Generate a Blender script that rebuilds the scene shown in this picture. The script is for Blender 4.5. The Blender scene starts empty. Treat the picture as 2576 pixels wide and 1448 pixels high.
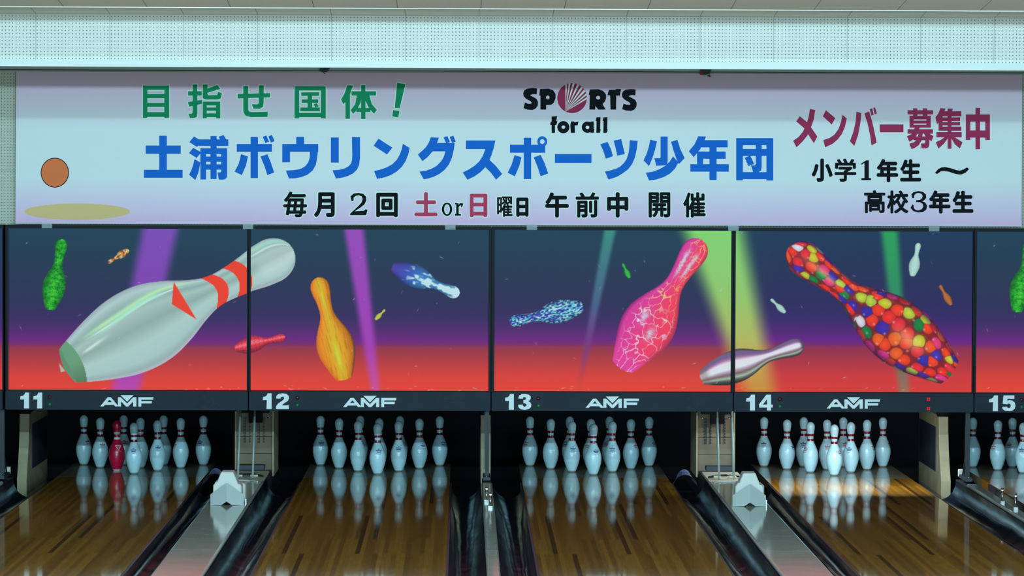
import bpy, math, random
import numpy as np
from mathutils import Vector, Matrix, Euler

# ------------------------------------------------------------------ camera, world, lights, exposure
sc = bpy.context.scene
C = sc.collection
F, W, H = 8870.0, 2576, 1448
VX, VY = 1165.0, 432.0                      # where the lanes converge in the photograph
CAMZ, ROLL = 2.253, 0.0038
cam_d = bpy.data.cameras.new('camera'); cam = bpy.data.objects.new('camera', cam_d); C.objects.link(cam)
cam_d.sensor_width = 36.0; cam_d.lens = 36.0 * F / W; cam_d.clip_end = 200
PITCH = math.atan((H / 2 - VY) / F); YAW = math.atan((W / 2 - VX) / F)
RM = Matrix.Rotation(-YAW, 3, 'Z') @ Matrix.Rotation(math.pi / 2 - PITCH, 3, 'X') @ Matrix.Rotation(ROLL, 3, 'Z')
cam.location = (0, 0, CAMZ); cam.rotation_euler = RM.to_euler()
sc.camera = cam

sc.view_settings.view_transform = 'Standard'; sc.view_settings.look = 'None'
sc.view_settings.exposure = 0.0; sc.view_settings.gamma = 1.0
sc.view_settings.use_curve_mapping = False
try:
    sc.cycles.use_denoising = True
    sc.cycles.max_bounces = 8
except Exception:
    pass

world = bpy.data.worlds.new('world'); sc.world = world; world.use_nodes = True
world.node_tree.nodes['Background'].inputs[0].default_value = (0.5, 0.85, 1.0, 1)
world.node_tree.nodes['Background'].inputs[1].default_value = 0.02

TEAL = (0.50, 0.87, 1.0)
def area(name, loc, rot, sx, sy, power, col=TEAL):
    d = bpy.data.lights.new(name, 'AREA'); d.shape = 'RECTANGLE'; d.size = sx; d.size_y = sy
    d.energy = power; d.color = col
    o = bpy.data.objects.new(name, d); C.objects.link(o); o.location = loc; o.rotation_euler = rot
    return o
R90 = math.pi / 2
area('tube_row_slot', (0.3, 14.8, 3.487), (R90 - 0.16, 0, 0), 14, 0.06, 285)       # fluorescent row in the ceiling step
area('tube_row_hall', (0.3, 12.1, 3.05), (R90 - 0.05, 0, 0), 14, 0.08, 790)        # fluorescent row over the approach
area('hall_fill', (0.3, 3.0, 0.75), (R90 + 0.25, 0, 0), 13, 0.7, 900)                 # added low fill lamp, tilted up to brighten ceiling, banner and pins
area('pin_lamp', (2.80, 25.06, 0.71), (math.radians(16), 0, 0), 1.0, 0.06, 22, (.80, .95, 1.0))   # the one pin deck lamp that is on

# ------------------------------------------------------------------ helpers
def at(px, py, D):
    d = RM @ Vector(((px - W / 2) / F, -(py - H / 2) / F, -1.0))
    t = D / d.y
    return Vector((d.x * t, D, CAMZ + d.z * t))
def atz(px, py, z):
    d = RM @ Vector(((px - W / 2) / F, -(py - H / 2) / F, -1.0))
    t = (z - CAMZ) / d.z
    return Vector((d.x * t, d.y * t, z))
def lin(c):
    out = []
    for v in c[:3]:
        v = v / 255.0
        out.append(v / 12.92 if v <= 0.04045 else ((v + 0.055) / 1.055) ** 2.4)
    return tuple(out)

def new_mat(name):
    m = bpy.data.materials.new(name); m.use_nodes = True
    return m, m.node_tree, m.node_tree.nodes['Principled BSDF']
def mat(name, col, rough=0.6, spec=0.5, metal=0.0, coat=0.0, coat_r=0.1, emit=None, es=0.0, alpha=1.0, noise=0.0, nscale=8.0):
    """plain procedural material; col is a linear base colour; noise mottles it a little"""
    m, nt, b = new_mat(name)
    b.inputs['Base Color'].default_value = (*col, 1)
    b.inputs['Roughness'].default_value = rough
    b.inputs['Specular IOR Level'].default_value = spec
    b.inputs['Metallic'].default_value = metal
    b.inputs['Coat Weight'].default_value = coat
    b.inputs['Coat Roughness'].default_value = coat_r
    b.inputs['Alpha'].default_value = alpha
    if emit:
        b.inputs['Emission Color'].default_value = (*emit, 1); b.inputs['Emission Strength'].default_value = es
    if noise:
        tc = nt.nodes.new('ShaderNodeTexCoord'); n = nt.nodes.new('ShaderNodeTexNoise')
        n.inputs['Scale'].default_value = nscale; n.inputs['Detail'].default_value = 4
        nt.links.new(tc.outputs['Object'], n.inputs['Vector'])
        r = nt.nodes.new('ShaderNodeValToRGB')
        r.color_ramp.elements[0].position = 0.3; r.color_ramp.elements[1].position = 0.7
        r.color_ramp.elements[0].color = (*[c * (1 - noise) for c in col], 1)
        r.color_ramp.elements[1].color = (*[min(1, c * (1 + noise * 0.5)) for c in col], 1)
        nt.links.new(n.outputs['Fac'], r.inputs[0]); nt.links.new(r.outputs[0], b.inputs['Base Color'])
    return m

def wloc(o):
    v = Vector((0, 0, 0))
    while o is not None:
        v += Vector(o.location); o = o.parent
    return v
def tag(o, label=None, cat=None, group=None, kind=None):
    if label: o['label'] = label
    if cat: o['category'] = cat
    if group: o['group'] = group
    if kind: o['kind'] = kind
    return o
def empty(name, loc, label, cat, group=None):
    o = bpy.data.objects.new(name, None); C.objects.link(o); o.location = loc; o.empty_display_size = 0.1
    return tag(o, label, cat, group)

class MB:
    """collects faces in world coordinates; build() links them as one mesh object"""
    def __init__(s): s.v = []; s.f = []; s.m = []
    def face(s, pts, mi=0):
        i = len(s.v); s.v += [tuple(p) for p in pts]; s.f.append(tuple(range(i, i + len(pts)))); s.m.append(mi); return s
    def box(s, x0, x1, y0, y1, z0, z1, mi=0):
        i = len(s.v)
        s.v += [(x0, y0, z0), (x1, y0, z0), (x1, y1, z0), (x0, y1, z0), (x0, y0, z1), (x1, y0, z1), (x1, y1, z1), (x0, y1, z1)]
        for q in ((0, 3, 2, 1), (4, 5, 6, 7), (0, 1, 5, 4), (1, 2, 6, 5), (2, 3, 7, 6), (3, 0, 4, 7)):
            s.f.append(tuple(i + k for k in q)); s.m.append(mi)
        return s
    def rbox(s, x0, x1, y0, y1, z0, z1, r, mi=0):
        """box with its edges chamfered in the xz outline and at the front"""
        o = [(x0 + r, z0), (x1 - r, z0), (x1, z0 + r), (x1, z1 - r), (x1 - r, z1), (x0 + r, z1), (x0, z1 - r), (x0, z0 + r)]
        return s.prism(o, y0, y1, mi, ch=r * 0.6)
    def prism(s, o, y0, y1, mi=0, ch=0.0):
        """outline o in (x,z) (counter-clockwise seen from -y) pushed from y0 to y1; ch = front chamfer"""
        n = len(o); i = len(s.v)
        cx = sum(p[0] for p in o) / n; cz = sum(p[1] for p in o) / n
        if ch:
            def inn(p):
                d = math.hypot(p[0] - cx, p[1] - cz) or 1
                return (p[0] - (p[0] - cx) / d * ch, p[1] - (p[1] - cz) / d * ch)
            s.v += [(inn(p)[0], y0, inn(p)[1]) for p in o]; s.v += [(p[0], y0 + ch, p[1]) for p in o]; s.v += [(p[0], y1, p[1]) for p in o]
            rings = 3
        else:
            s.v += [(p[0], y0, p[1]) for p in o]; s.v += [(p[0], y1, p[1]) for p in o]; rings = 2
        s.f.append(tuple(i + k for k in range(n))); s.m.append(mi)
        for r in range(rings - 1):
            for k in range(n):
                a = i + r * n + k; b = i + r * n + (k + 1) % n
                s.f.append((a, a + n, b + n, b)); s.m.append(mi)
        s.f.append(tuple(i + (rings - 1) * n + k for k in reversed(range(n)))); s.m.append(mi)
        return s
    def sweep(s, o, y0, y1, mi=0):
        """open outline o in (x,z) swept along y: a sheet"""
        i = len(s.v); n = len(o)
        s.v += [(p[0], y0, p[1]) for p in o] + [(p[0], y1, p[1]) for p in o]
        for k in range(n - 1):
            s.f.append((i + k, i + k + 1, i + n + k + 1, i + n + k)); s.m.append(mi)
        return s
    def tube(s, pts, r, n=12, mi=0, caps=True):
        pts = [Vector(p) for p in pts]; rs = r if isinstance(r, (list, tuple)) else [r] * len(pts)
        i0 = len(s.v)
        for k, p in enumerate(pts):
            d = (pts[min(k + 1, len(pts) - 1)] - pts[max(k - 1, 0)]).normalized()
            u = d.orthogonal().normalized(); w = d.cross(u)
            for j in range(n):
                a = 2 * math.pi * j / n
                s.v.append(tuple(p + (u * math.cos(a) + w * math.sin(a)) * rs[k]))
        for k in range(len(pts) - 1):
            for j in range(n):
                a = i0 + k * n + j; b = i0 + k * n + (j + 1) % n
                s.f.append((a, b, b + n, a + n)); s.m.append(mi)
        if caps:
            s.f.append(tuple(i0 + j for j in reversed(range(n)))); s.m.append(mi)
            s.f.append(tuple(i0 + (len(pts) - 1) * n + j for j in range(n))); s.m.append(mi)
        return s
    def lathe(s, prof, cx, cy, n=32, mi=0, axis='z'):
        """prof [(r, h)] about a vertical (z) or forward (y) axis through cx, cy"""
        i0 = len(s.v)
        for r, h in prof:
            for j in range(n):
                a = 2 * math.pi * j / n
                if axis == 'z': s.v.append((cx + r * math.cos(a), cy + r * math.sin(a), h))
                else: s.v.append((cx + r * math.cos(a), h, cy + r * math.sin(a)))
        for k in range(len(prof) - 1):
            m_ = mi(prof[k][1], prof[k + 1][1]) if callable(mi) else mi
            for j in range(n):
                a = i0 + k * n + j; b = i0 + k * n + (j + 1) % n
                s.f.append((a, b, b + n, a + n)); s.m.append(m_)
        m0 = mi(prof[0][1], prof[0][1]) if callable(mi) else mi
        s.f.append(tuple(i0 + j for j in reversed(range(n)))); s.m.append(m0)
        s.f.append(tuple(i0 + (len(prof) - 1) * n + j for j in range(n))); s.m.append(m0)
        return s
    def build(s, name, mats, parent=None, smooth=False, loc=None):
        off = wloc(parent) if parent is not None else Vector((0, 0, 0))
        base = Vector(loc) if loc is not None else Vector((0, 0, 0))
        me = bpy.data.meshes.new(name)
        me.from_pydata([(v[0] - off.x - base.x, v[1] - off.y - base.y, v[2] - off.z - base.z) for v in s.v], [], s.f)
        for m in (mats if isinstance(mats, (list, tuple)) else [mats]): me.materials.append(m)
        me.polygons.foreach_set('material_index', s.m)
        if smooth: me.polygons.foreach_set('use_smooth', [True] * len(s.f))
        me.update()
        o = bpy.data.objects.new(name, me); C.objects.link(o); o.location = base
        if parent is not None: o.parent = parent
        return o
def struct(name, mb, m, smooth=False):
    return tag(mb.build(name, m, smooth=smooth), kind='structure')
def smooth_edges(o, angle=40):
    md = o.modifiers.new('bevel', 'BEVEL'); md.width = 0.004; md.segments = 2; md.limit_method = 'ANGLE'; md.angle_limit = math.radians(angle)

# ------------------------------------------------------------------ materials
M = {}
def perforated(name, tile_w, z_top, tile_h, col, x0=0.0, rows_from=0.0):
    """white acoustic board: tiles with seams and a grid of small drilled holes"""
    m, nt, b = new_mat(name)
    N = nt.nodes; L = nt.links
    def math_(op, a, c=None, d=None):
        n = N.new('ShaderNodeMath'); n.operation = op
        for k, q in enumerate((a, c, d)):
            if q is None: continue
            if isinstance(q, (int, float)): n.inputs[k].default_value = q
            else: L.new(q, n.inputs[k])
        return n.outputs[0]
    tc = N.new('ShaderNodeTexCoord'); sp = N.new('ShaderNodeSeparateXYZ'); L.new(tc.outputs['Object'], sp.inputs[0])
    X, Z = sp.outputs[0], sp.outputs[2]
    u = math_('MULTIPLY', math_('FRACT', math_('DIVIDE', math_('SUBTRACT', X, x0), tile_w)), tile_w)
    v = math_('MULTIPLY', math_('FRACT', math_('DIVIDE', math_('SUBTRACT', z_top, Z), tile_h)), tile_h)
    p = tile_w / 21.0
    du = math_('SUBTRACT', math_('FRACT', math_('DIVIDE', u, p)), 0.5)
    dv = math_('SUBTRACT', math_('FRACT', math_('DIVIDE', math_('SUBTRACT', v, rows_from), p)), 0.5)
    d = math_('SQRT', math_('ADD', math_('MULTIPLY', du, du), math_('MULTIPLY', dv, dv)))
    hole = math_('LESS_THAN', d, 0.155)
    hole = math_('MULTIPLY', hole, math_('GREATER_THAN', v, rows_from))
    hole = math_('MULTIPLY', hole, math_('LESS_THAN', v, tile_h - 0.008))
    seam = math_('MAXIMUM', math_('LESS_THAN', u, 0.004), math_('LESS_THAN', v, 0.003))
    mx = N.new('ShaderNodeMixRGB'); mx.inputs[1].default_value = (*col, 1); mx.inputs[2].default_value = (col[0] * .25, col[1] * .25, col[2] * .25, 1)
    L.new(hole, mx.inputs[0])
    mx2 = N.new('ShaderNodeMixRGB'); mx2.inputs[2].default_value = (col[0] * .55, col[1] * .6, col[2] * .62, 1)
    L.new(seam, mx2.inputs[0]); L.new(mx.outputs[0], mx2.inputs[1])
    L.new(mx2.outputs[0], b.inputs['Base Color']); b.inputs['Roughness'].default_value = 0.8
    b.inputs['Specular IOR Level'].default_value = 0.2
    return m

def seamed(name, tile_w, x0, col, dark):
    m, nt, b = new_mat(name); N = nt.nodes; L = nt.links
    tc = N.new('ShaderNodeTexCoord'); sp = N.new('ShaderNodeSeparateXYZ'); L.new(tc.outputs['Object'], sp.inputs[0])
    a = N.new('ShaderNodeMath'); a.operation = 'SUBTRACT'; a.inputs[1].default_value = x0; L.new(sp.outputs[0], a.inputs[0])
    d = N.new('ShaderNodeMath'); d.operation = 'DIVIDE'; d.inputs[1].default_value = tile_w; L.new(a.outputs[0], d.inputs[0])
    fr = N.new('ShaderNodeMath'); fr.operation = 'FRACT'; L.new(d.outputs[0], fr.inputs[0])
    lt = N.new('ShaderNodeMath'); lt.operation = 'LESS_THAN'; lt.inputs[1].default_value = 0.009; L.new(fr.outputs[0], lt.inputs[0])
    n = N.new('ShaderNodeTexNoise'); n.inputs['Scale'].default_value = 40; L.new(tc.outputs['Object'], n.inputs['Vector'])
    cr = N.new('ShaderNodeValToRGB'); cr.color_ramp.elements[0].color = (*[c * .9 for c in col], 1); cr.color_ramp.elements[1].color = (*col, 1)
    L.new(n.outputs['Fac'], cr.inputs[0])
    mx = N.new('ShaderNodeMixRGB'); mx.inputs[2].default_value = (*dark, 1); L.new(lt.outputs[0], mx.inputs[0]); L.new(cr.outputs[0], mx.inputs[1])
    L.new(mx.outputs[0], b.inputs['Base Color']); b.inputs['Roughness'].default_value = 0.85
    return m

def wood_lane(name, ramp, rough=0.35, coat_r=0.055):
    """narrow boards running down the lane under a clear glossy finish"""
    m, nt, b = new_mat(name); N = nt.nodes; L = nt.links
    tc = N.new('ShaderNodeTexCoord'); sp = N.new('ShaderNodeSeparateXYZ'); L.new(tc.outputs['Object'], sp.inputs[0])
    cb = N.new('ShaderNodeCombineXYZ'); L.new(sp.outputs[1], cb.inputs[0]); L.new(sp.outputs[0], cb.inputs[1])
    br = N.new('ShaderNodeTexBrick'); br.inputs['Scale'].default_value = 1.0
    br.inputs['Brick Width'].default_value = 2.3; br.inputs['Row Height'].default_value = 0.0272
    br.inputs['Mortar Size'].default_value = 0.0004; br.offset = 0.37; br.offset_frequency = 2; br.squash = 1.0
    br.inputs['Color1'].default_value = (0, 0, 0, 1); br.inputs['Color2'].default_value = (1, 1, 1, 1); br.inputs['Mortar'].default_value = (0.02, 0.02, 0.02, 1)
    L.new(cb.outputs[0], br.inputs['Vector'])
    cr = N.new('ShaderNodeValToRGB'); el = cr.color_ramp.elements
    el[0].position = ramp[0][0]; el[0].color = (*ramp[0][1], 1); el[1].position = ramp[-1][0]; el[1].color = (*ramp[-1][1], 1)
    for p, c in ramp[1:-1]:
        e = el.new(p); e.color = (*c, 1)
    L.new(br.outputs['Color'], cr.inputs[0])
    mp = N.new('ShaderNodeMapping'); mp.inputs['Scale'].default_value = (160, 5, 1); L.new(tc.outputs['Object'], mp.inputs[0])
    nz = N.new('ShaderNodeTexNoise'); nz.inputs['Scale'].default_value = 1.0; nz.inputs['Detail'].default_value = 5; L.new(mp.outputs[0], nz.inputs['Vector'])
    g = N.new('ShaderNodeValToRGB'); g.color_ramp.elements[0].position = .35; g.color_ramp.elements[0].color = (.72, .68, .62, 1); g.color_ramp.elements[1].position = .65; g.color_ramp.elements[1].color = (1, 1, 1, 1)
    L.new(nz.outputs['Fac'], g.inputs[0])
    mx = N.new('ShaderNodeMixRGB'); mx.blend_type = 'MULTIPLY'; mx.inputs[0].default_value = 1; L.new(cr.outputs[0], mx.inputs[1]); L.new(g.outputs[0], mx.inputs[2])
    L.new(mx.outputs[0], b.inputs['Base Color'])
    b.inputs['Roughness'].default_value = 0.55; b.inputs['Specular IOR Level'].default_value = 0.1
    b.inputs['Coat Weight'].default_value = 1.0; b.inputs['Coat IOR'].default_value = 1.5
    n2 = N.new('ShaderNodeTexNoise'); n2.inputs['Scale'].default_value = 3.0; n2.inputs['Detail'].default_value = 3
    L.new(tc.outputs['Object'], n2.inputs['Vector'])
    mr = N.new('ShaderNodeMapRange'); mr.inputs[3].default_value = coat_r * 0.7; mr.inputs[4].default_value = coat_r * 1.3
    L.new(n2.outputs['Fac'], mr.inputs[0]); L.new(mr.outputs[0], b.inputs['Coat Roughness'])
    bp = N.new('ShaderNodeBump'); bp.inputs['Strength'].default_value = 0.02; bp.inputs['Distance'].default_value = 0.001
    L.new(br.outputs['Fac'], bp.inputs['Height']); L.new(bp.outputs[0], b.inputs['Coat Normal'])
    return m

LANE_RAMP = [(0.0, (.15, .060, .006)), (0.055, (.16, .065, .007)), (0.075, (.34, .140, .011)), (0.4, (.45, .190, .015)), (0.75, (.54, .228, .018)), (1.0, (.66, .29, .026))]
M['lane'] = wood_lane('lane_wood', LANE_RAMP)
M['deck'] = mat('pin_deck', (.21, .16, .09), rough=.5, coat=.8, coat_r=.06, noise=.15, nscale=6)
def gutter_mat():
    m, nt, b = new_mat('gutter_plastic'); N = nt.nodes; L = nt.links
    b.inputs['Base Color'].default_value = (.010, .016, .026, 1); b.inputs['Specular IOR Level'].default_value = .5
    tc = N.new('ShaderNodeTexCoord'); mp = N.new('ShaderNodeMapping'); mp.inputs['Scale'].default_value = (5, 1.1, 5); L.new(tc.outputs['Object'], mp.inputs[0])
    n = N.new('ShaderNodeTexNoise'); n.inputs['Scale'].default_value = 1.6; n.inputs['Detail'].default_value = 0.5; L.new(mp.outputs[0], n.inputs['Vector'])
    bp = N.new('ShaderNodeBump'); bp.inputs['Strength'].default_value = .22; bp.inputs['Distance'].default_value = .03; L.new(n.outputs['Fac'], bp.inputs['Height']); L.new(bp.outputs[0], b.inputs['Normal'])
    n2 = N.new('ShaderNodeTexNoise'); n2.inputs['Scale'].default_value = 5; L.new(tc.outputs['Object'], n2.inputs['Vector'])
    mr = N.new('ShaderNodeMapRange'); mr.inputs[3].default_value = .05; mr.inputs[4].default_value = .22; L.new(n2.outputs['Fac'], mr.inputs[0]); L.new(mr.outputs[0], b.inputs['Roughness'])
    return m
M['gutter'] = gutter_mat()
M['lane_edge'] = mat('lane_edge_strip', (.030, .022, .034), rough=.4)
M['cap'] = mat('capping_plastic', (.44, .43, .37), rough=.10, spec=.45, noise=.10, nscale=5)
M['cap_side'] = mat('divider_dark', (.02, .02, .025), rough=.5)
M['black'] = mat('matt_black', (.006, .006, .007), rough=.8, spec=.2)
M['pit'] = mat('pit_dark', (.010, .011, .014), rough=.8, spec=.2)
M['slate'] = mat('slate_rubber', (.016, .024, .038), rough=.5)
M['post'] = mat('post_black', (.013, .017, .023), rough=.45, spec=.3)
M['frame'] = mat('mask_frame', (.005, .007, .011), rough=.5, spec=.12)
M['bar'] = mat('name_bar_navy', (.016, .024, .036), rough=.5, spec=.12, noise=.12, nscale=10)
M['white_print'] = mat('white_print', (.74, .78, .80), rough=.5)
M['chrome'] = mat('chrome', (.8, .8, .8), rough=.12, metal=1.0)
M['steel'] = mat('rod_steel', (.30, .36, .33), rough=.45, metal=.2)
M['tan'] = mat('tan_board', (.40, .33, .20), rough=.6, noise=.2, nscale=5)
M['ply'] = mat('plywood', (.21, .145, .085), rough=.6, noise=.25, nscale=7)
M['cream'] = mat('cream_plastic', (.70, .62, .46), rough=.4)
M['whiteplastic'] = mat('white_plastic', (.62, .61, .57), rough=.4, noise=.05)
M['greyplate'] = mat('grey_plate', (.43, .46, .45), rough=.45)
M['shroud'] = mat('violet_shroud', (.16, .16, .32), rough=.3)
M['clear_tape'] = mat('clear_tape', (.30, .36, .38), rough=.3, alpha=.45)
M['led_red_off'] = mat('lens_red', (.06, .01, .018), rough=.15)
M['led_green'] = mat('lens_green', (.01, .13, .045), rough=.15)
M['led_lit'] = mat('display_red', (.2, .002, .006), rough=.5, spec=.1, emit=(1.0, .002, .015), es=1.0)
M['hole'] = mat('display_holes', (.004, .004, .006), rough=.6)
M['soffit'] = mat('soffit_dark', (.16, .13, .10), rough=.8)
M['rail'] = mat('rail_grey', (.42, .42, .34), rough=.5)
M['railslot'] = mat('rail_slot', (.03, .025, .02), rough=.7)
M['trim'] = mat('trim_white', (.60, .59, .57), rough=.4)
M['hall'] = mat('hall_wall', (.45, .42, .38), rough=.8)
M['hallfloor'] = mat('hall_floor', (.10, .08, .06), rough=.5, noise=.1)

# ------------------------------------------------------------------ the room
D_FAS, D_LIP, D_WALL, D_MASK = 21.80, 19.30, 25.06, 24.84
TW = 0.455
def Z(py, D): return at(VX, py, D).z
zf1, zf0 = Z(39, D_FAS), Z(171.3, D_FAS)
zlip = Z(21.5, D_LIP)
x_f = at(1205, 100, D_FAS).x; x_l = at(1210, 22, D_LIP).x
zt = Z(158, D_FAS)
M['fascia'] = perforated('fascia_board', TW, zf1, 1.0, (.84, .82, .78), x0=x_f - 0.002, rows_from=.004)
# limit the drilled rows to above the plain trim: the trim is a mesh of its own in front
struct('wall_front', MB().box(-8, 8, D_FAS, D_FAS + .05, zt + .012, zf1), M['fascia'])
struct('trim_1', MB().box(-8, 8, D_FAS - .006, D_FAS + .055, zf0, zt + .012), M['trim'])
M['strip'] = seamed('ceiling_strip', TW, x_f - 0.002, (.82, .76, .68), (.30, .26, .2))
s_sl = math.tan(math.radians(5.5))
mb = MB(); yb = D_FAS - 2.2
mb.face([(-8, yb, zf1 + 2.2 * s_sl), (8, yb, zf1 + 2.2 * s_sl), (8, D_FAS, zf1), (-8, D_FAS, zf1)][::-1])
mb.face([(-8, yb, zf1 + 2.2 * s_sl + .03), (8, yb, zf1 + 2.2 * s_sl + .03), (8, D_FAS + .05, zf1 + .03), (-8, D_FAS + .05, zf1 + .03)])
struct('ceiling', mb, M['strip'])
M['ceil'] = seamed('ceiling_board', TW, x_l - .002, (.80, .74, .68), (.25, .22, .18))
mb = MB(); ya, za = 15.0, zlip + (D_LIP - 15.0) * 0.0875
mb.face([(-8, D_LIP, zlip), (8, D_LIP, zlip), (8, ya, za), (-8, ya, za)][::-1])
mb.face([(-8, D_LIP, zlip + .02), (8, D_LIP, zlip + .02), (8, ya, za + .02), (-8, ya, za + .02)])
struct('ceiling.001', mb, M['ceil'])
struct('trim_2', MB().box(-8, 8, D_LIP - .004, D_LIP + .012, zlip - .003, zlip + .5), M['trim'])
mb = MB(); mb.box(-8, 8, 14.2, 14.24, 3.22, 3.9); struct('trim_3', mb, M['hall'])
mb = MB(); mb.face([(-8, 14.2, 3.22), (8, 14.2, 3.22), (8, 8.6, 3.6), (-8, 8.6, 3.6)][::-1]); mb.face([(-8, 8.6, 3.6), (8, 8.6, 3.6), (8, -3, 3.6), (-8, -3, 3.6)][::-1])
struct('ceiling.002', mb, M['ceil'])
struct('ceiling.003', MB().box(-8, 8, 14.2, D_WALL + .2, 3.9, 3.95), M['hall'])
mb = MB(); mb.box(-8, 8, D_FAS + .05, D_WALL, 3.14, 3.18); struct('ceiling.004', mb, M['soffit'])
M['wallperf'] = perforated('wall_board', TW, Z(431, D_WALL) + 2 * TW * 2, TW * 2, (.60, .58, .47), x0=at(39, 400, D_WALL).x, rows_from=.004)
struct('wall_back', MB().box(-8, 8, D_WALL, D_WALL + .06, .95, 3.16), M['wallperf'])
struct('wall_left', MB().box(-8.06, -8, -3, 28.4, -.3, 3.95), M['hall'])
struct('wall_right', MB().box(8, 8.06, -3, 28.4, -.3, 3.95), M['hall'])
struct('wall_rear', MB().box(-8, 8, -3.06, -3, -.3, 3.95), M['hall'])
struct('floor', MB().box(-8, 8, -3, 28.4, -.36, -.30), M['hallfloor'])
struct('floor.001', MB().box(-8, 8, -3, 7.85, -.30, -.002), M['hallfloor'])
struct('wall_pit', MB().box(-8, 8, 28.3, 28.36, -.3, 1.0), M['pit'])
struct('ceiling.005', MB().box(-8, 8, 24.99, 28.36, .86, .94), M['pit'])  # unseen pit roof, put in to keep light out of the pit

# ------------------------------------------------------------------ lettering helpers (flat print on flat things)
def qcurve(pts, n=6):
    """outline with optional quadratic control points (x, y, 1)"""
    out = []; L = len(pts)
    for i, p in enumerate(pts):
        if len(p) == 2: out.append(p)
        else:
            a = pts[i - 1]; b = pts[(i + 1) % L]
            for k in range(1, n):
                t = k / n
                out.append(((1 - t) ** 2 * a[0] + 2 * t * (1 - t) * p[0] + t * t * b[0], (1 - t) ** 2 * a[1] + 2 * t * (1 - t) * p[1] + t * t * b[1]))
    return out
def rect(x0, x1, y0, y1): return [(x0, y0), (x1, y0), (x1, y1), (x0, y1)]
def ell(cx, cy, rx, ry, n=28, a0=0.0): return [(cx + rx * math.cos(a0 + 2 * math.pi * k / n), cy + ry * math.sin(a0 + 2 * math.pi * k / n)) for k in range(n)]
def keyhole(outer, inner):
    """one outline with a hole in it"""
    def ar(p): return sum(p[i - 1][0] * p[i][1] - p[i][0] * p[i - 1][1] for i in range(len(p)))
    if ar(outer) * ar(inner) > 0: inner = inner[::-1]
    bi, bj = min(((i, j) for i in range(len(outer)) for j in range(len(inner))), key=lambda q: (outer[q[0]][0] - inner[q[1]][0]) ** 2 + (outer[q[0]][1] - inner[q[1]][1]) ** 2)
    return outer[:bi + 1] + inner[bj:] + inner[:bj + 1] + outer[bi:]
def place(polys, scale, ox, oy): return [[(ox + x / scale, oy + y / scale) for x, y in qcurve(p)] for p in polys]

class Print:
    """flat ink shapes given in photograph pixels, laid on the plane y = D"""
    def __init__(s, D, step=2.5e-5): s.D = D; s.mb = MB(); s.k = 0; s.step = step
    def poly(s, p, mi=0):
        a = sum(p[i - 1][0] * p[i][1] - p[i][0] * p[i - 1][1] for i in range(len(p)))
        if a > 0: p = p[::-1]
        s.k += 1
        y = s.D - s.k * s.step
        s.mb.face([(lambda v: (v.x, y, v.z))(at(q[0], q[1], s.D)) for q in p], mi)
    def polys(s, ps, mi=0):
        for p in ps: s.poly(p, mi)
    def halo(s, ps, r, mi=0):
        for p in ps:
            s.poly(p, mi)
            for i in range(len(p)):
                a, b = p[i - 1], p[i]; d = math.hypot(b[0] - a[0], b[1] - a[1])
                if d < 0.2: continue
                n = (-(b[1] - a[1]) / d * r, (b[0] - a[0]) / d * r)
                s.poly([(a[0] + n[0], a[1] + n[1]), (b[0] + n[0], b[1] + n[1]), (b[0] - n[0], b[1] - n[1]), (a[0] - n[0], a[1] - n[1])], mi)
                s.poly(ell(b[0], b[1], r, r, 10), mi)
    def mesh_glyph(s, ch, box, off, mi=0, halo=0.0):
        """a glyph of the built-in font fitted into a pixel box, made bold by overprinting it a little shifted (px)"""
        v, f = glyph(ch, 0.0)
        x0, y0 = v.min(0); x1, y1 = v.max(0)
        bx0, bx1, by0, by1 = box
        bx0 += off; bx1 -= off; by0 += off; by1 -= off
        rr = off + halo
        shifts = [(0, 0)]
        if rr: shifts += [(rr * math.cos(k * math.pi / 4), rr * math.sin(k * math.pi / 4)) for k in range(8)]
        if rr > 3: shifts += [(rr * .5 * math.cos(k * math.pi / 4), rr * .5 * math.sin(k * math.pi / 4)) for k in range(8)]
        for dx, dy in shifts:
            s.k += 1; y = s.D - s.k * s.step; i = len(s.mb.v)
            for q in v:
                px = bx0 + (q[0] - x0) / (x1 - x0) * (bx1 - bx0) + dx; py = by1 - (q[1] - y0) / (y1 - y0) * (by1 - by0) + dy
                w = at(px, py, s.D); s.mb.v.append((w.x, y, w.z))
            for q in f: s.mb.f.append(tuple(i + k for k in q)); s.mb.m.append(mi)
_gl = {}
def glyph(ch, off):
    if (ch, off) in _gl: return _gl[(ch, off)]
    cu = bpy.data.curves.new('g', 'FONT'); cu.body = ch; cu.size = 1.0; cu.offset = off; cu.fill_mode = 'FRONT'; cu.dimensions = '2D'
    cu.resolution_u = 4
    o = bpy.data.objects.new('g', cu); C.objects.link(o)
    dg = bpy.context.evaluated_depsgraph_get()
    me = bpy.data.meshes.new_from_object(o.evaluated_get(dg))
    v = np.array([x.co[:2] for x in me.vertices]) if len(me.vertices) else np.zeros((0, 2)); f = [tuple(p.vertices) for p in me.polygons]
    bpy.data.objects.remove(o); bpy.data.curves.remove(cu); bpy.data.meshes.remove(me)
    _gl[(ch, off)] = (v, f); return v, f

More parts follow.
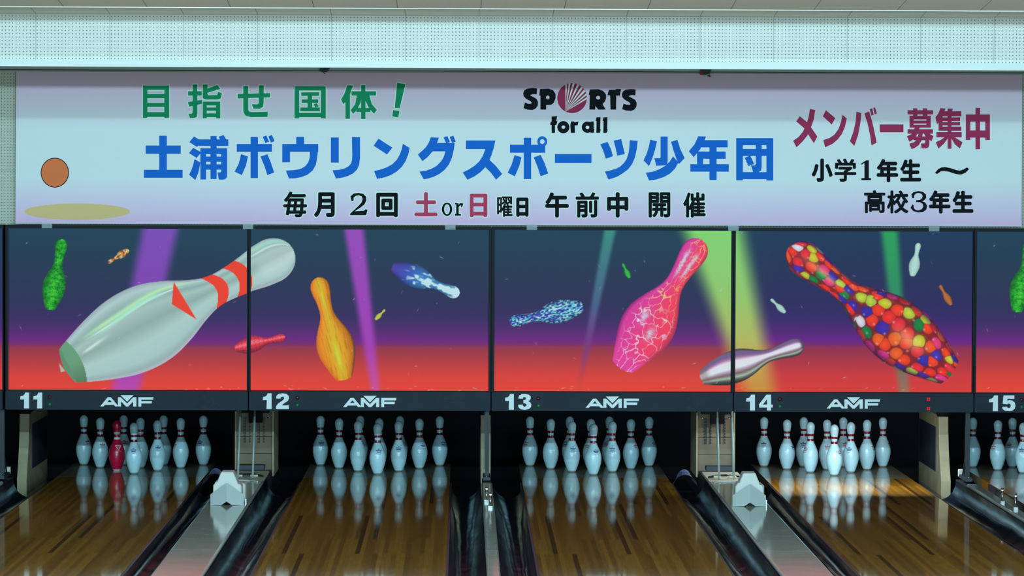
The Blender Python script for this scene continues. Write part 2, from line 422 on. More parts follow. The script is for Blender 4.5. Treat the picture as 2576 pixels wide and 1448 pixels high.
# ------------------------------------------------------------------ the banner
D_BAN = 25.00
def ink(name, col): return mat(name, col, rough=.7, spec=.08)
M['ink_green'] = ink('ink_green', (.012, .30, .13)); M['ink_blue'] = ink('ink_blue', (.012, .15, .62))
M['ink_red'] = ink('ink_red', (.42, .035, .105)); M['ink_crimson'] = ink('ink_crimson', (.62, .055, .13)); M['ink_black'] = ink('ink_black', (.007, .008, .011))
M['ink_halo'] = ink('ink_halo', (.84, .92, .82)); M['ink_tan'] = ink('ink_tan', (.86, .56, .25)); M['ink_orange'] = ink('ink_orange', (.92, .21, .075))
M['ink_white'] = ink('ink_white', (.86, .85, .82))
TL, TR, BR, BL = at(41, 179, D_BAN), at(2571, 188, D_BAN), at(2570, 569, D_BAN), at(39, 562, D_BAN)
zb0, zb1 = (BL.z + BR.z) / 2, (TL.z + TR.z) / 2
m, nt, b = new_mat('banner_print'); N = nt.nodes; L = nt.links
tc = N.new('ShaderNodeTexCoord'); sp = N.new('ShaderNodeSeparateXYZ'); L.new(tc.outputs['Object'], sp.inputs[0])
mr = N.new('ShaderNodeMapRange'); mr.inputs[1].default_value = 0.0; mr.inputs[2].default_value = zb1 - zb0; L.new(sp.outputs[2], mr.inputs[0])
cr = N.new('ShaderNodeValToRGB'); el = cr.color_ramp.elements
el[0].position = 0; el[0].color = (.86, .52, .74, 1); el[1].position = 1; el[1].color = (.72, .44, .57, 1)  # lavender and mauve print tints; top also darkened to deepen the shade there
for p, c in ((.10, (.84, .60, .78)), (.30, (.82, .82, .82)), (.62, (.82, .82, .82)), (.86, (.83, .60, .74))):
    e = el.new(p); e.color = (*c, 1)
L.new(mr.outputs[0], cr.inputs[0]); L.new(cr.outputs[0], b.inputs['Base Color']); b.inputs['Roughness'].default_value = .55; b.inputs['Specular IOR Level'].default_value = .3
M['banner'] = m
banner = empty('banner', (0, D_BAN, zb0), 'long white and lavender Japanese advertising banner hung above the bowling panels', 'banner')
mb = MB(); th = .012
q = [TL, TR, BR, BL]
mb.prism([(p.x, p.z) for p in (BL, BR, TR, TL)], D_BAN, D_BAN + th)
mb.build('sheet', M['banner'], banner)
mb = MB()
for a, b_ in ((BL, BR),):
    mb.prism([(a.x, a.z - .002), (b_.x, b_.z - .002), (b_.x, b_.z + .006), (a.x, a.z + .006)], D_BAN - .006, D_BAN + .014)
mb.build('hem', M['trim'], banner)

S1 = 6.283
title = place([
    rect(318, 438, 70, 640), rect(103, 658, 225, 355), rect(75, 688, 608, 735),
    [(865, 82), (945, 128), (985, 150), (955, 215), (912, 248), (793, 172)], [(855, 260), (968, 325), (968, 350), (908, 422), (788, 345)],
    [(875, 440), (968, 492), (960, 545), (935, 660), (888, 770), (790, 688), (835, 590), (858, 510)],
    rect(945, 1410, 128, 232), rect(1128, 1225, 75, 755), [(1255, 85), (1335, 60), (1378, 130), (1278, 130)],
    rect(968, 1058, 268, 762), [(1297, 268), (1392, 268), (1392, 690), (1392, 765, 1), (1310, 765), (1258, 762), (1238, 650), (1275, 650), (1297, 650, 1), (1297, 620)],
    rect(968, 1392, 268, 360), rect(968, 1392, 400, 483), rect(968, 1392, 522, 607),
    rect(1543, 2100, 200, 325), rect(1762, 1878, 90, 740), [(1610, 362), (1720, 398), (1690, 540), (1622, 692), (1508, 638), (1575, 510)],
    [(1918, 400), (2028, 362), (2085, 500), (2135, 652), (2025, 692), (1985, 560)], [(1953, 88), (2010, 65), (2055, 165), (1995, 185)], [(2043, 80), (2098, 58), (2142, 155), (2083, 180)],
    rect(2483, 2608, 88, 325), rect(2262, 2831, 200, 325), rect(2262, 2385, 200, 490)], S1, 350, 330)
title += place([
    [(188, 200), (318, 200), (308, 370), (280, 530), (230, 620), (150, 685), (50, 725), (-40, 742), (-145, 747), (-195, 620), (-90, 615), (0, 603), (60, 583), (120, 545), (160, 490), (182, 420), (188, 325)],
    rect(518, 642, 98, 495), [(850, 93), (978, 93), (978, 420), (965, 530), (930, 605), (870, 665), (790, 705), (700, 732), (598, 747), (543, 617), (650, 608), (740, 585), (800, 550), (838, 505), (852, 450), (855, 380)],
    [(1270, 117), (1490, 258), (1405, 367), (1193, 228)], [(1655, 197), (1763, 262), (1740, 370), (1700, 470), (1640, 560), (1560, 635), (1460, 695), (1360, 730), (1247, 753), (1200, 628), (1300, 605), (1400, 570), (1490, 520), (1560, 450), (1605, 370), (1635, 290)],
    [(2097, 95), (2225, 102), (2195, 185), (2475, 185), (2460, 300), (2430, 420), (2385, 520), (2320, 605), (2240, 670), (2140, 720), (2060, 745), (1985, 760), (1917, 637), (2020, 622), (2110, 590), (2190, 545), (2255, 480), (2300, 410), (2328, 318), (2125, 318), (2050, 405), (1965, 472), (1892, 367), (1960, 310), (2020, 250), (2065, 180)],
    [(2298, 97), (2358, 75), (2400, 170), (2340, 190)], [(2393, 90), (2453, 70), (2493, 165), (2433, 185)]], S1, 750, 330)
title += place([
    [(140, 145), (605, 145), (580, 260), (545, 370), (512, 452), (610, 545), (713, 675), (615, 765), (530, 650), (445, 568), (370, 645), (270, 715), (162, 765), (88, 650), (190, 600), (280, 540), (350, 475), (405, 390), (445, 282), (140, 282)],
    rect(835, 1392, 213, 340), rect(1053, 1170, 102, 755), [(908, 377), (1018, 410), (985, 540), (912, 712), (798, 655), (860, 530)], [(1210, 412), (1320, 373), (1385, 510), (1440, 665), (1320, 712), (1270, 560)],
    keyhole(ell(1345, 162, 79, 84), ell(1345, 163, 37, 38)), rect(1545, 2123, 360, 500), [(2263, 205), (2378, 167), (2430, 280), (2463, 395), (2350, 435), (2310, 310)]], S1, 1150, 330)
title += place([
    [(-40, 147), (80, 123), (138, 362), (18, 385), (-15, 240)], [(215, 140), (340, 152), (325, 290), (295, 420), (250, 520), (190, 600), (110, 660), (20, 715), (-60, 745), (-123, 762), (-178, 635), (-80, 615), (0, 590), (60, 560), (120, 505), (165, 440), (195, 350), (208, 260)],
    [(702, 83), (815, 83), (815, 470), (805, 520), (770, 538), (635, 547), (603, 425), (690, 425), (702, 412)], [(540, 132), (645, 160), (615, 290), (575, 420), (520, 550), (432, 460), (480, 360), (515, 250)],
    [(868, 165), (968, 135), (1010, 270), (1082, 425), (992, 520), (950, 430), (905, 300)], [(900, 397), (985, 490), (930, 590), (850, 670), (750, 725), (640, 760), (520, 778), (468, 655), (580, 638), (680, 600), (770, 550), (845, 480)],
    [(1298, 78), (1418, 83), (1400, 135), (1330, 280), (1225, 410), (1150, 315), (1240, 205)], rect(1340, 1762, 140, 255), rect(1278, 1730, 320, 435), rect(1172, 1780, 520, 638), rect(1278, 1375, 330, 560), rect(1475, 1588, 140, 770),
    rect(1897, 2003, 108, 775), rect(2375, 2482, 108, 778), rect(1897, 2482, 108, 220), rect(1897, 2482, 645, 757), rect(1950, 2430, 280, 390),
    [(2207, 200), (2300, 200), (2300, 560), (2290, 620), (2250, 645), (2165, 645), (2130, 540), (2190, 540), (2207, 520)], [(2030, 418), (2120, 385), (2180, 515), (2090, 552)]], S1, 1550, 330)
green = place([
    rect(37, 78, 57, 360), rect(237, 282, 57, 360), rect(37, 282, 57, 97), rect(37, 282, 135, 175), rect(37, 282, 218, 257), rect(37, 282, 306, 350),
    [(503, 47), (547, 47), (547, 320), (540, 352), (515, 362), (478, 362), (463, 320), (495, 320), (503, 310)], rect(460, 588, 110, 150), [(458, 212), (590, 190), (590, 228), (470, 255)],
    [(598, 47), (642, 47), (642, 135), (650, 148), (735, 145), (740, 115), (778, 128), (768, 175), (740, 187), (625, 187), (600, 175), (598, 150)], [(642, 85), (735, 52), (762, 88), (642, 125)],
    rect(598, 635, 207, 365), rect(722, 762, 207, 365), rect(598, 762, 207, 243), rect(598, 762, 262, 293), rect(598, 762, 317, 352),
    [(925, 135), (1230, 127), (1230, 167), (925, 177)], [(978, 62), (1025, 62), (1025, 285), (1035, 302), (1065, 305), (1207, 302), (1207, 350), (1050, 352), (1000, 340), (982, 312), (978, 285)],
    [(1123, 55), (1170, 55), (1170, 210), (1165, 255), (1130, 275), (1070, 272), (1060, 230), (1110, 233), (1123, 222)],
    rect(1460, 1503, 65, 365), rect(1708, 1752, 65, 365), rect(1460, 1752, 65, 103), rect(1460, 1752, 313, 352), rect(1523, 1690, 120, 153), rect(1527, 1682, 187, 220), rect(1515, 1697, 262, 297), rect(1582, 1625, 120, 297), [(1640, 232), (1665, 222), (1688, 252), (1655, 262)],
    [(1955, 53), (2008, 57), (1980, 140), (1980, 368), (1938, 368), (1938, 210), (1918, 232), (1897, 188), (1930, 130)], rect(2085, 2125, 52, 370), rect(1995, 2225, 110, 150),
    [(2045, 135), (2090, 150), (2080, 215), (2045, 285), (2010, 322), (1987, 287), (2030, 230)], [(2118, 150), (2160, 140), (2185, 230), (2232, 285), (2205, 320), (2160, 270), (2125, 200)], rect(2040, 2172, 267, 305),
    [(2422, 30), (2500, 43), (2447, 268), (2402, 265)], [(2385, 288), (2445, 295), (2433, 355), (2377, 345)]], 3.733, 350, 200)
redm = place([
    [(280, 67), (345, 80), (325, 200), (290, 300), (250, 390), (190, 465), (115, 537), (73, 457), (140, 410), (190, 350), (230, 270), (262, 170)], [(155, 155), (250, 235), (320, 330), (370, 405), (327, 487), (262, 385), (205, 300), (112, 220)],
    [(475, 82), (590, 180), (547, 258), (437, 157)], [(677, 138), (730, 183), (710, 280), (672, 370), (620, 440), (555, 495), (465, 537), (443, 447), (520, 422), (580, 380), (630, 310), (660, 220)],
    [(848, 100), (908, 118), (895, 250), (868, 390), (822, 520), (768, 463), (812, 340), (840, 210)], [(945, 122), (1003, 98), (1035, 200), (1065, 330), (1095, 480), (1032, 513), (1015, 390), (985, 250)],
    [(1010, 70), (1042, 60), (1058, 138), (1030, 148)], [(1053, 58), (1075, 47), (1098, 122), (1070, 135)], rect(1132, 1423, 257, 353),
    rect(1473, 1785, 83, 135), rect(1540, 1592, 60, 150), rect(1660, 1715, 60, 150), rect(1497, 1757, 150, 195), rect(1497, 1757, 210, 247), rect(1497, 1757, 260, 297), rect(1497, 1547, 150, 297), rect(1703, 1757, 150, 297),
    rect(1473, 1783, 315, 370), [(1565, 290), (1622, 290), (1600, 370), (1545, 440), (1495, 470), (1465, 402), (1520, 375)], [(1735, 365), (1790, 400), (1765, 465), (1690, 400), (1660, 340), (1700, 330)],
    rect(1545, 1740, 403, 450), [(1690, 403), (1740, 403), (1740, 500), (1730, 535), (1700, 550), (1645, 550), (1635, 490), (1680, 488), (1690, 470)], [(1610, 365), (1660, 365), (1645, 450), (1610, 510), (1560, 545), (1520, 558), (1495, 490), (1550, 475), (1590, 440)],
    [(1875, 57), (1938, 63), (1900, 150), (1900, 335), (1852, 335), (1852, 235), (1833, 255), (1813, 172), (1850, 120)], [(1965, 62), (2028, 65), (2015, 100), (1960, 100)], rect(1962, 2010, 95, 555),
    rect(1890, 2130, 95, 158), rect(1890, 2115, 170, 215), rect(1890, 2115, 228, 268), rect(1852, 2130, 283, 335), rect(1825, 2135, 350, 415), [(1930, 410), (1975, 410), (1920, 490), (1850, 553), (1817, 475), (1880, 445)], [(2000, 410), (2045, 410), (2145, 475), (2112, 550), (2050, 500)],
    rect(2185, 2240, 135, 447), rect(2423, 2480, 135, 447), rect(2185, 2480, 135, 223), rect(2185, 2480, 330, 418), rect(2303, 2360, 53, 560)], 4.8604, 1980, 260)
S_ = [(410, 220), (405, 340), (330, 335), (280, 350), (272, 360), (330, 390), (400, 430), (430, 490), (425, 570), (380, 630), (320, 655), (220, 650), (135, 620), (165, 505), (230, 530), (290, 530), (303, 515), (280, 480), (190, 430), (140, 380), (130, 320), (150, 260), (210, 225), (320, 212)]
l_ = [(1615, 803), (1695, 800), (1690, 1045), (1700, 1045), (1685, 1118), (1610, 1118), (1615, 880), (1595, 880)]
sports = place([S_, [(x + 1998, y + 20) for x, y in S_],
    keyhole([(470, 230), (650, 225), (740, 260), (785, 330), (785, 420), (750, 510), (700, 550), (595, 558), (595, 648), (478, 648), (478, 365), (455, 365)], ell(628, 402, 37, 38, 14)),
    keyhole([(1480, 240), (1650, 235), (1750, 270), (1808, 340), (1808, 430), (1780, 490), (1738, 535), (1800, 648), (1650, 648), (1590, 575), (1590, 648), (1470, 648), (1478, 355), (1455, 350)], ell(1648, 407, 42, 38, 14)),
    [(1865, 250), (1990, 248), (2020, 230), (2115, 235), (2085, 368), (2015, 365), (2010, 648), (1897, 648), (1890, 365), (1835, 355)],
    [(705, 790), (820, 780), (800, 875), (825, 890), (800, 960), (775, 960), (775, 1118), (705, 1118), (705, 960), (677, 960), (685, 895), (705, 890)], keyhole(ell(943, 1004, 123, 125), ell(943, 1003, 38, 33)),
    [(1095, 888), (1160, 888), (1175, 905), (1250, 888), (1235, 965), (1175, 970), (1180, 1118), (1092, 1118), (1085, 965)], keyhole(ell(1430, 1004, 115, 115), ell(1432, 1008, 38, 33)),
    [(1490, 890), (1560, 888), (1560, 1045), (1575, 1045), (1560, 1118), (1490, 1118)], l_, [(x + 142, y) for x, y in l_]], 8.05, 1300, 195)
disc = place([ell(1120, 415, 300, 304, 56)], 8.05, 1300, 195)
apex = (985, 690)
rays = place([[apex, a, b_] for a, b_ in (((985, 148), (1017, 132)), ((1050, 121), (1090, 113)), ((1132, 113), (1176, 118)), ((1226, 132), (1263, 153)), ((1306, 183), (1338, 212)), ((1362, 243), (1388, 282)), ((1404, 320), (1413, 358)), ((1418, 395), (1418, 438)))], 8.05, 1300, 195)

def letter_part(name, label, mats, draw):
    p = Print(D_BAN - .0004); draw(p)
    o = p.mb.build(name, mats, banner); o['label'] = label; return o
def d_title(p): p.polys(title)
letter_part('lettering', 'big blue main line of characters', [M['ink_blue']], d_title)
for lb_, g0, g1 in (('first two green characters of the top line', 300, 590), ('third green character of the top line', 590, 700), ('last two green characters of the top line', 700, 985), ('slanted green exclamation mark', 985, 1100)):
    sub = [q for q in green if g0 <= q[0][0] < g1]
    letter_part('lettering', lb_, [M['ink_halo'], M['ink_green']], lambda p: (p.halo(sub, 2.6, 0), p.polys(sub, 1)))
def d_red(p): p.polys(redm)
letter_part('lettering', 'dark red characters at the right', [M['ink_red']], d_red)
def d_sports(p): p.polys(disc, 1); p.polys(rays, 2); p.polys(sports, 0)
letter_part('logo', 'black lettering with a red rayed disc', [M['ink_black'], M['ink_red'], M['ink_white']], d_sports)
two = [(865, 90), (905, 55), (960, 47), (1020, 58), (1055, 95), (1058, 135), (1035, 185), (985, 225), (915, 268), (1025, 262), (1045, 245), (1072, 248), (1055, 315), (858, 315), (865, 295), (900, 260), (960, 205), (1000, 160), (1012, 120), (1000, 90), (965, 75), (925, 85), (905, 105), (905, 140), (880, 147)]
o_ = keyhole(ell(2025, 243, 62, 80), ell(2025, 243, 35, 60))
r_ = [rect(2135, 2165, 170, 312), rect(2120, 2192, 298, 320), rect(2120, 2150, 168, 185), [(2160, 195), (2185, 168), (2222, 175), (2205, 222), (2195, 222), (2192, 195), (2165, 215)]]
bot = place([two, o_] + r_, 4.770, 700, 475)
kan = [('毎', 712.6, 772.3, 481.3, 546.3), ('月', 789.7, 842.1, 483.4, 546.3), ('回', 946.3, 1000.8, 484.4, 545.9), ('曜', 1250.4, 1289.3, 493.8, 545.4), ('日', 1298.6, 1329.6, 496.5, 545.4), ('午', 1371.6, 1430.9, 483.4, 546.9), ('前', 1448, 1506.6, 483.4, 546.9), ('中', 1527, 1580.7, 483.4, 546.9), ('開', 1631.6, 1686.3, 483.4, 546.9), ('催', 1718.4, 1775, 483.4, 546.9)]
kred = [('土', 1042.8, 1100.4, 483.4, 543.8), ('日', 1181.8, 1225.8, 487, 545.9)]
def word(label, x0, x1):
    def d(p):
        inb = lambda q: x0 <= q[0] <= x1
        kb = [k for k in kan if x0 <= k[1] <= x1]; kr = [k for k in kred if x0 <= k[1] <= x1]; bo = [q for q in bot if inb(q[0])]
        for ch, *bx in kb + kr: p.mesh_glyph(ch, bx, 1.7 if ch in '曜' else 2.0, 0, 2.6)
        p.halo(bo, 2.6, 0)
        for ch, *bx in kb: p.mesh_glyph(ch, bx, 1.0 if ch == '曜' else 1.9 if ch in '催開前毎' else 2.6, 1)
        p.polys(bo, 1)
        for ch, *bx in kr: p.mesh_glyph(ch, bx, 2.4, 2)
    letter_part('lettering', label, [M['ink_halo'], M['ink_black'], M['ink_crimson']], d)
word('black pair starting the bottom line', 700, 860)
word('black numeral two and the character after it', 860, 1010)
word('crimson characters with a small or between them', 1030, 1240)
word('small black pair after the crimson characters', 1241, 1340)
word('black characters right of the crimson ones', 1360, 1600)
word('black pair ending the bottom line', 1620, 1800)
one = [[(905, 115), (860, 145), (862, 118), (935, 75), (970, 75), (970, 335), (1003, 340), (1003, 368), (860, 368), (860, 340), (905, 335)]]
three = [[(1595, 580), (1625, 545), (1700, 528), (1770, 542), (1812, 580), (1815, 630), (1785, 665), (1755, 678), (1805, 700), (1828, 750), (1815, 805), (1770, 835), (1700, 843), (1625, 825), (1583, 775), (1612, 725), (1630, 735), (1632, 780), (1665, 808), (1705, 812), (1750, 795), (1772, 755), (1760, 715), (1725, 695), (1665, 690), (1665, 665), (1720, 660), (1752, 635), (1762, 600), (1745, 570), (1705, 556), (1665, 565), (1640, 590), (1635, 635), (1612, 635)]]
tilde = [[(1942, 262), (1990, 205), (2040, 180), (2100, 176), (2170, 190), (2260, 220), (2310, 226), (2360, 212), (2415, 180), (2447, 205), (2395, 258), (2340, 283), (2300, 286), (2240, 275), (2150, 245), (2080, 234), (2030, 240), (1978, 278)]]
side = place(one + three + tilde, 5.8545, 2020, 390)
kside = [('小', 2041.4, 2094.8, 398.5, 457), ('学', 2099.4, 2154.1, 398.5, 457), ('年', 2205.3, 2259.5, 399.4, 458), ('生', 2264.3, 2317.2, 400.2, 456.3), ('高', 2173.4, 2227.2, 478, 536), ('校', 2231, 2285.3, 478.5, 536.9), ('年', 2336.9, 2391, 478.5, 536.9), ('生', 2395.8, 2448.7, 479.3, 535.2)]
def d_side(p):
    p.polys(side)
    for ch, *bx in kside: p.mesh_glyph(ch, bx, 1.8 if ch in '高校学' else 2.6, 0)
letter_part('lettering', 'black two-line characters at the lower right', [M['ink_black']], d_side)
def d_pic(p):
    p.poly(ell(194, 532, 133, 20.5, 48), 0)
    p.poly(ell(138, 434, 35.5, 37.5, 44), 1); p.poly(ell(138, 434, 33.5, 35.5, 44), 2)
letter_part('picture', 'tan ground patch and orange ball print', [M['ink_tan'], M['ink_black'], M['ink_orange']], d_pic)

# ------------------------------------------------------------------ rail and scraps above the banner
def bar_between(mb, pa, pb, D, th, h0, h1):
    a0, a1 = at(pa[0], pa[1] + h0, D), at(pa[0], pa[1] + h1, D); b0, b1 = at(pb[0], pb[1] + h0, D), at(pb[0], pb[1] + h1, D)
    return mb.prism([(a1.x, a1.z), (b1.x, b1.z), (b0.x, b0.z), (a0.x, a0.z)], D, D + th)
rail = empty('curtain_rail', at(1300, 178, 24.96), 'pale grey rail along the top of the long banner', 'rail')
bar_between(MB(), (-250, 172.5), (2830, 182.5), 24.965, .03, -8, 6.0).build('rail_body', M['rail'], rail)
bar_between(MB(), (-250, 172.5), (2830, 182.5), 24.955, .012, 1.2, 2.9).build('rail_slot', M['railslot'], rail)
bar_between(MB(), (-250, 172.5), (2830, 182.5), 24.955, .012, 5.4, 6.4).build('rail_lip', M['rail'], rail)
mb = MB(); pts = [(802.5, 177.8), (806, 171), (829, 171), (826, 176), (822, 181), (812, 181.3)]
def px_prism(mb, pts, D, th):
    a = sum(pts[i - 1][0] * pts[i][1] - pts[i][0] * pts[i - 1][1] for i in range(len(pts)))
    if a > 0: pts = pts[::-1]
    return mb.prism([(lambda v: (v.x, v.z))(at(p[0], p[1], D)) for p in pts], D, D + th)
t = empty('rail_clamp', at(815, 176, 24.93), 'dark clamp with a dangling cord on the rail left of centre', 'clamp')
px_prism(MB(), pts, 24.92, .035).build('clamp_body', M['railslot'], t)
M['cord_g'] = mat('cord_green', (.06, .10, .06), rough=.7)
MB().tube([at(811, 180, 24.935), at(814, 183, 24.925), at(818, 185.5, 24.93)], .003, 8).build('cord', M['cord_g'], t)
t = empty('paper_scrap', at(1775, 180, 24.93), 'crumpled dark and red scrap caught on the rail right of the logo', 'scrap')
M['scrap_red'] = mat('scrap_red', (.20, .02, .02), rough=.7); M['scrap_dark'] = mat('scrap_dark', (.035, .035, .03), rough=.7); M['scrap_pale'] = mat('scrap_pale', (.30, .45, .40), rough=.6)
px_prism(MB(), [(1760.5, 173.5), (1789, 173.5), (1786.5, 183.5), (1778, 189), (1770, 187)], 24.92, .03).build('wad', M['scrap_dark'], t)
px_prism(MB(), [(1761, 176), (1765, 178), (1771, 188.5), (1761, 188.3)], 24.91, .012).build('red_flap', M['scrap_red'], t)
px_prism(MB(), [(1777, 190), (1784, 185), (1788.5, 194.5), (1786, 194)], 24.915, .012).build('red_flap', M['scrap_red'], t)
px_prism(MB(), [(1769, 192), (1782, 185.3), (1784.5, 186.6), (1771, 194)], 24.90, .01).build('pale_strip', M['scrap_pale'], t)

# ------------------------------------------------------------------ printed panels of the masking units
PRO_H = np.array([0, .75, 2.25, 3.375, 4.5, 5.875, 7.25, 8.625, 9.375, 10, 10.875, 11.75, 12.625, 13.5, 14.0, 14.4, 14.7, 14.9, 15.0]) / 15
PRO_R = np.array([1.10, 1.414, 1.953, 2.255, 2.383, 2.282, 1.852, 1.236, .982, .90, .935, 1.047, 1.203, 1.2735, 1.20, 1.02, .76, .45, 0.02]) / 15
def _dense():
    d = np.gradient(PRO_R[:14], PRO_H[:14]); hs = np.linspace(0, 1, 240); out = []
    for h in hs:
        if h <= PRO_H[13]:
            k = min(max(int(np.searchsorted(PRO_H, h)) - 1, 0), 12); w = PRO_H[k + 1] - PRO_H[k]; t = (h - PRO_H[k]) / w
            out.append((2 * t**3 - 3 * t**2 + 1) * PRO_R[k] + (t**3 - 2 * t**2 + t) * w * d[k] + (-2 * t**3 + 3 * t**2) * PRO_R[k + 1] + (t**3 - t**2) * w * d[k + 1])
        else:
            q = (h - PRO_H[13]) / (1 - PRO_H[13]); out.append(PRO_R[13] * math.sqrt(max(0, 1 - q * q)))
    return hs, np.array(out)
_DH, _DR = _dense()
def prof(u): return np.interp(u, _DH, _DR)
def _hash(ix, iy, s):
    h = (ix.astype(np.int64) * 374761393 + iy.astype(np.int64) * 668265263 + s * 974634777) & 0xFFFFFFFF
    h = ((h ^ (h >> 13)) * 1274126177) & 0xFFFFFFFF
    return ((h ^ (h >> 16)) & 0xFFFF) / 65535.0
def vnoise(x, y, s=0):
    ix, iy = np.floor(x), np.floor(y); fx, fy = x - ix, y - iy
    fx = fx * fx * (3 - 2 * fx); fy = fy * fy * (3 - 2 * fy)
    a = _hash(ix, iy, s); b = _hash(ix + 1, iy, s); c = _hash(ix, iy + 1, s); d = _hash(ix + 1, iy + 1, s)
    return (a * (1 - fx) + b * fx) * (1 - fy) + (c * (1 - fx) + d * fx) * fy
def voronoi(x, y, s=0, jit=.8):
    ix, iy = np.floor(x), np.floor(y)
    d1 = np.full(x.shape, 9.0); d2 = np.full(x.shape, 9.0); cid = np.zeros(x.shape)
    for dx in (-1, 0, 1):
        for dy in (-1, 0, 1):
            cx, cy = ix + dx, iy + dy
            px_ = cx + .5 + (_hash(cx, cy, s) - .5) * jit; py_ = cy + .5 + (_hash(cx, cy, s + 7) - .5) * jit
            d = np.hypot(x - px_, y - py_); h = _hash(cx, cy, s + 13)
            nb = d < d1
            d2 = np.where(nb, d1, np.minimum(d2, d)); cid = np.where(nb, h, cid); d1 = np.where(nb, d, d1)
    return d1, d2, cid
def ss(a, b, x): t = np.clip((x - a) / (b - a), 0, 1); return t * t * (3 - 2 * t)
def lerp3(stops, t):
    xs = [s[0] for s in stops]
    return np.stack([np.interp(t, xs, [s[1][k] for s in stops]) for k in range(3)], -1)
def mixc(img, col, a): return img * (1 - a[..., None]) + np.asarray(col, float) * a[..., None]

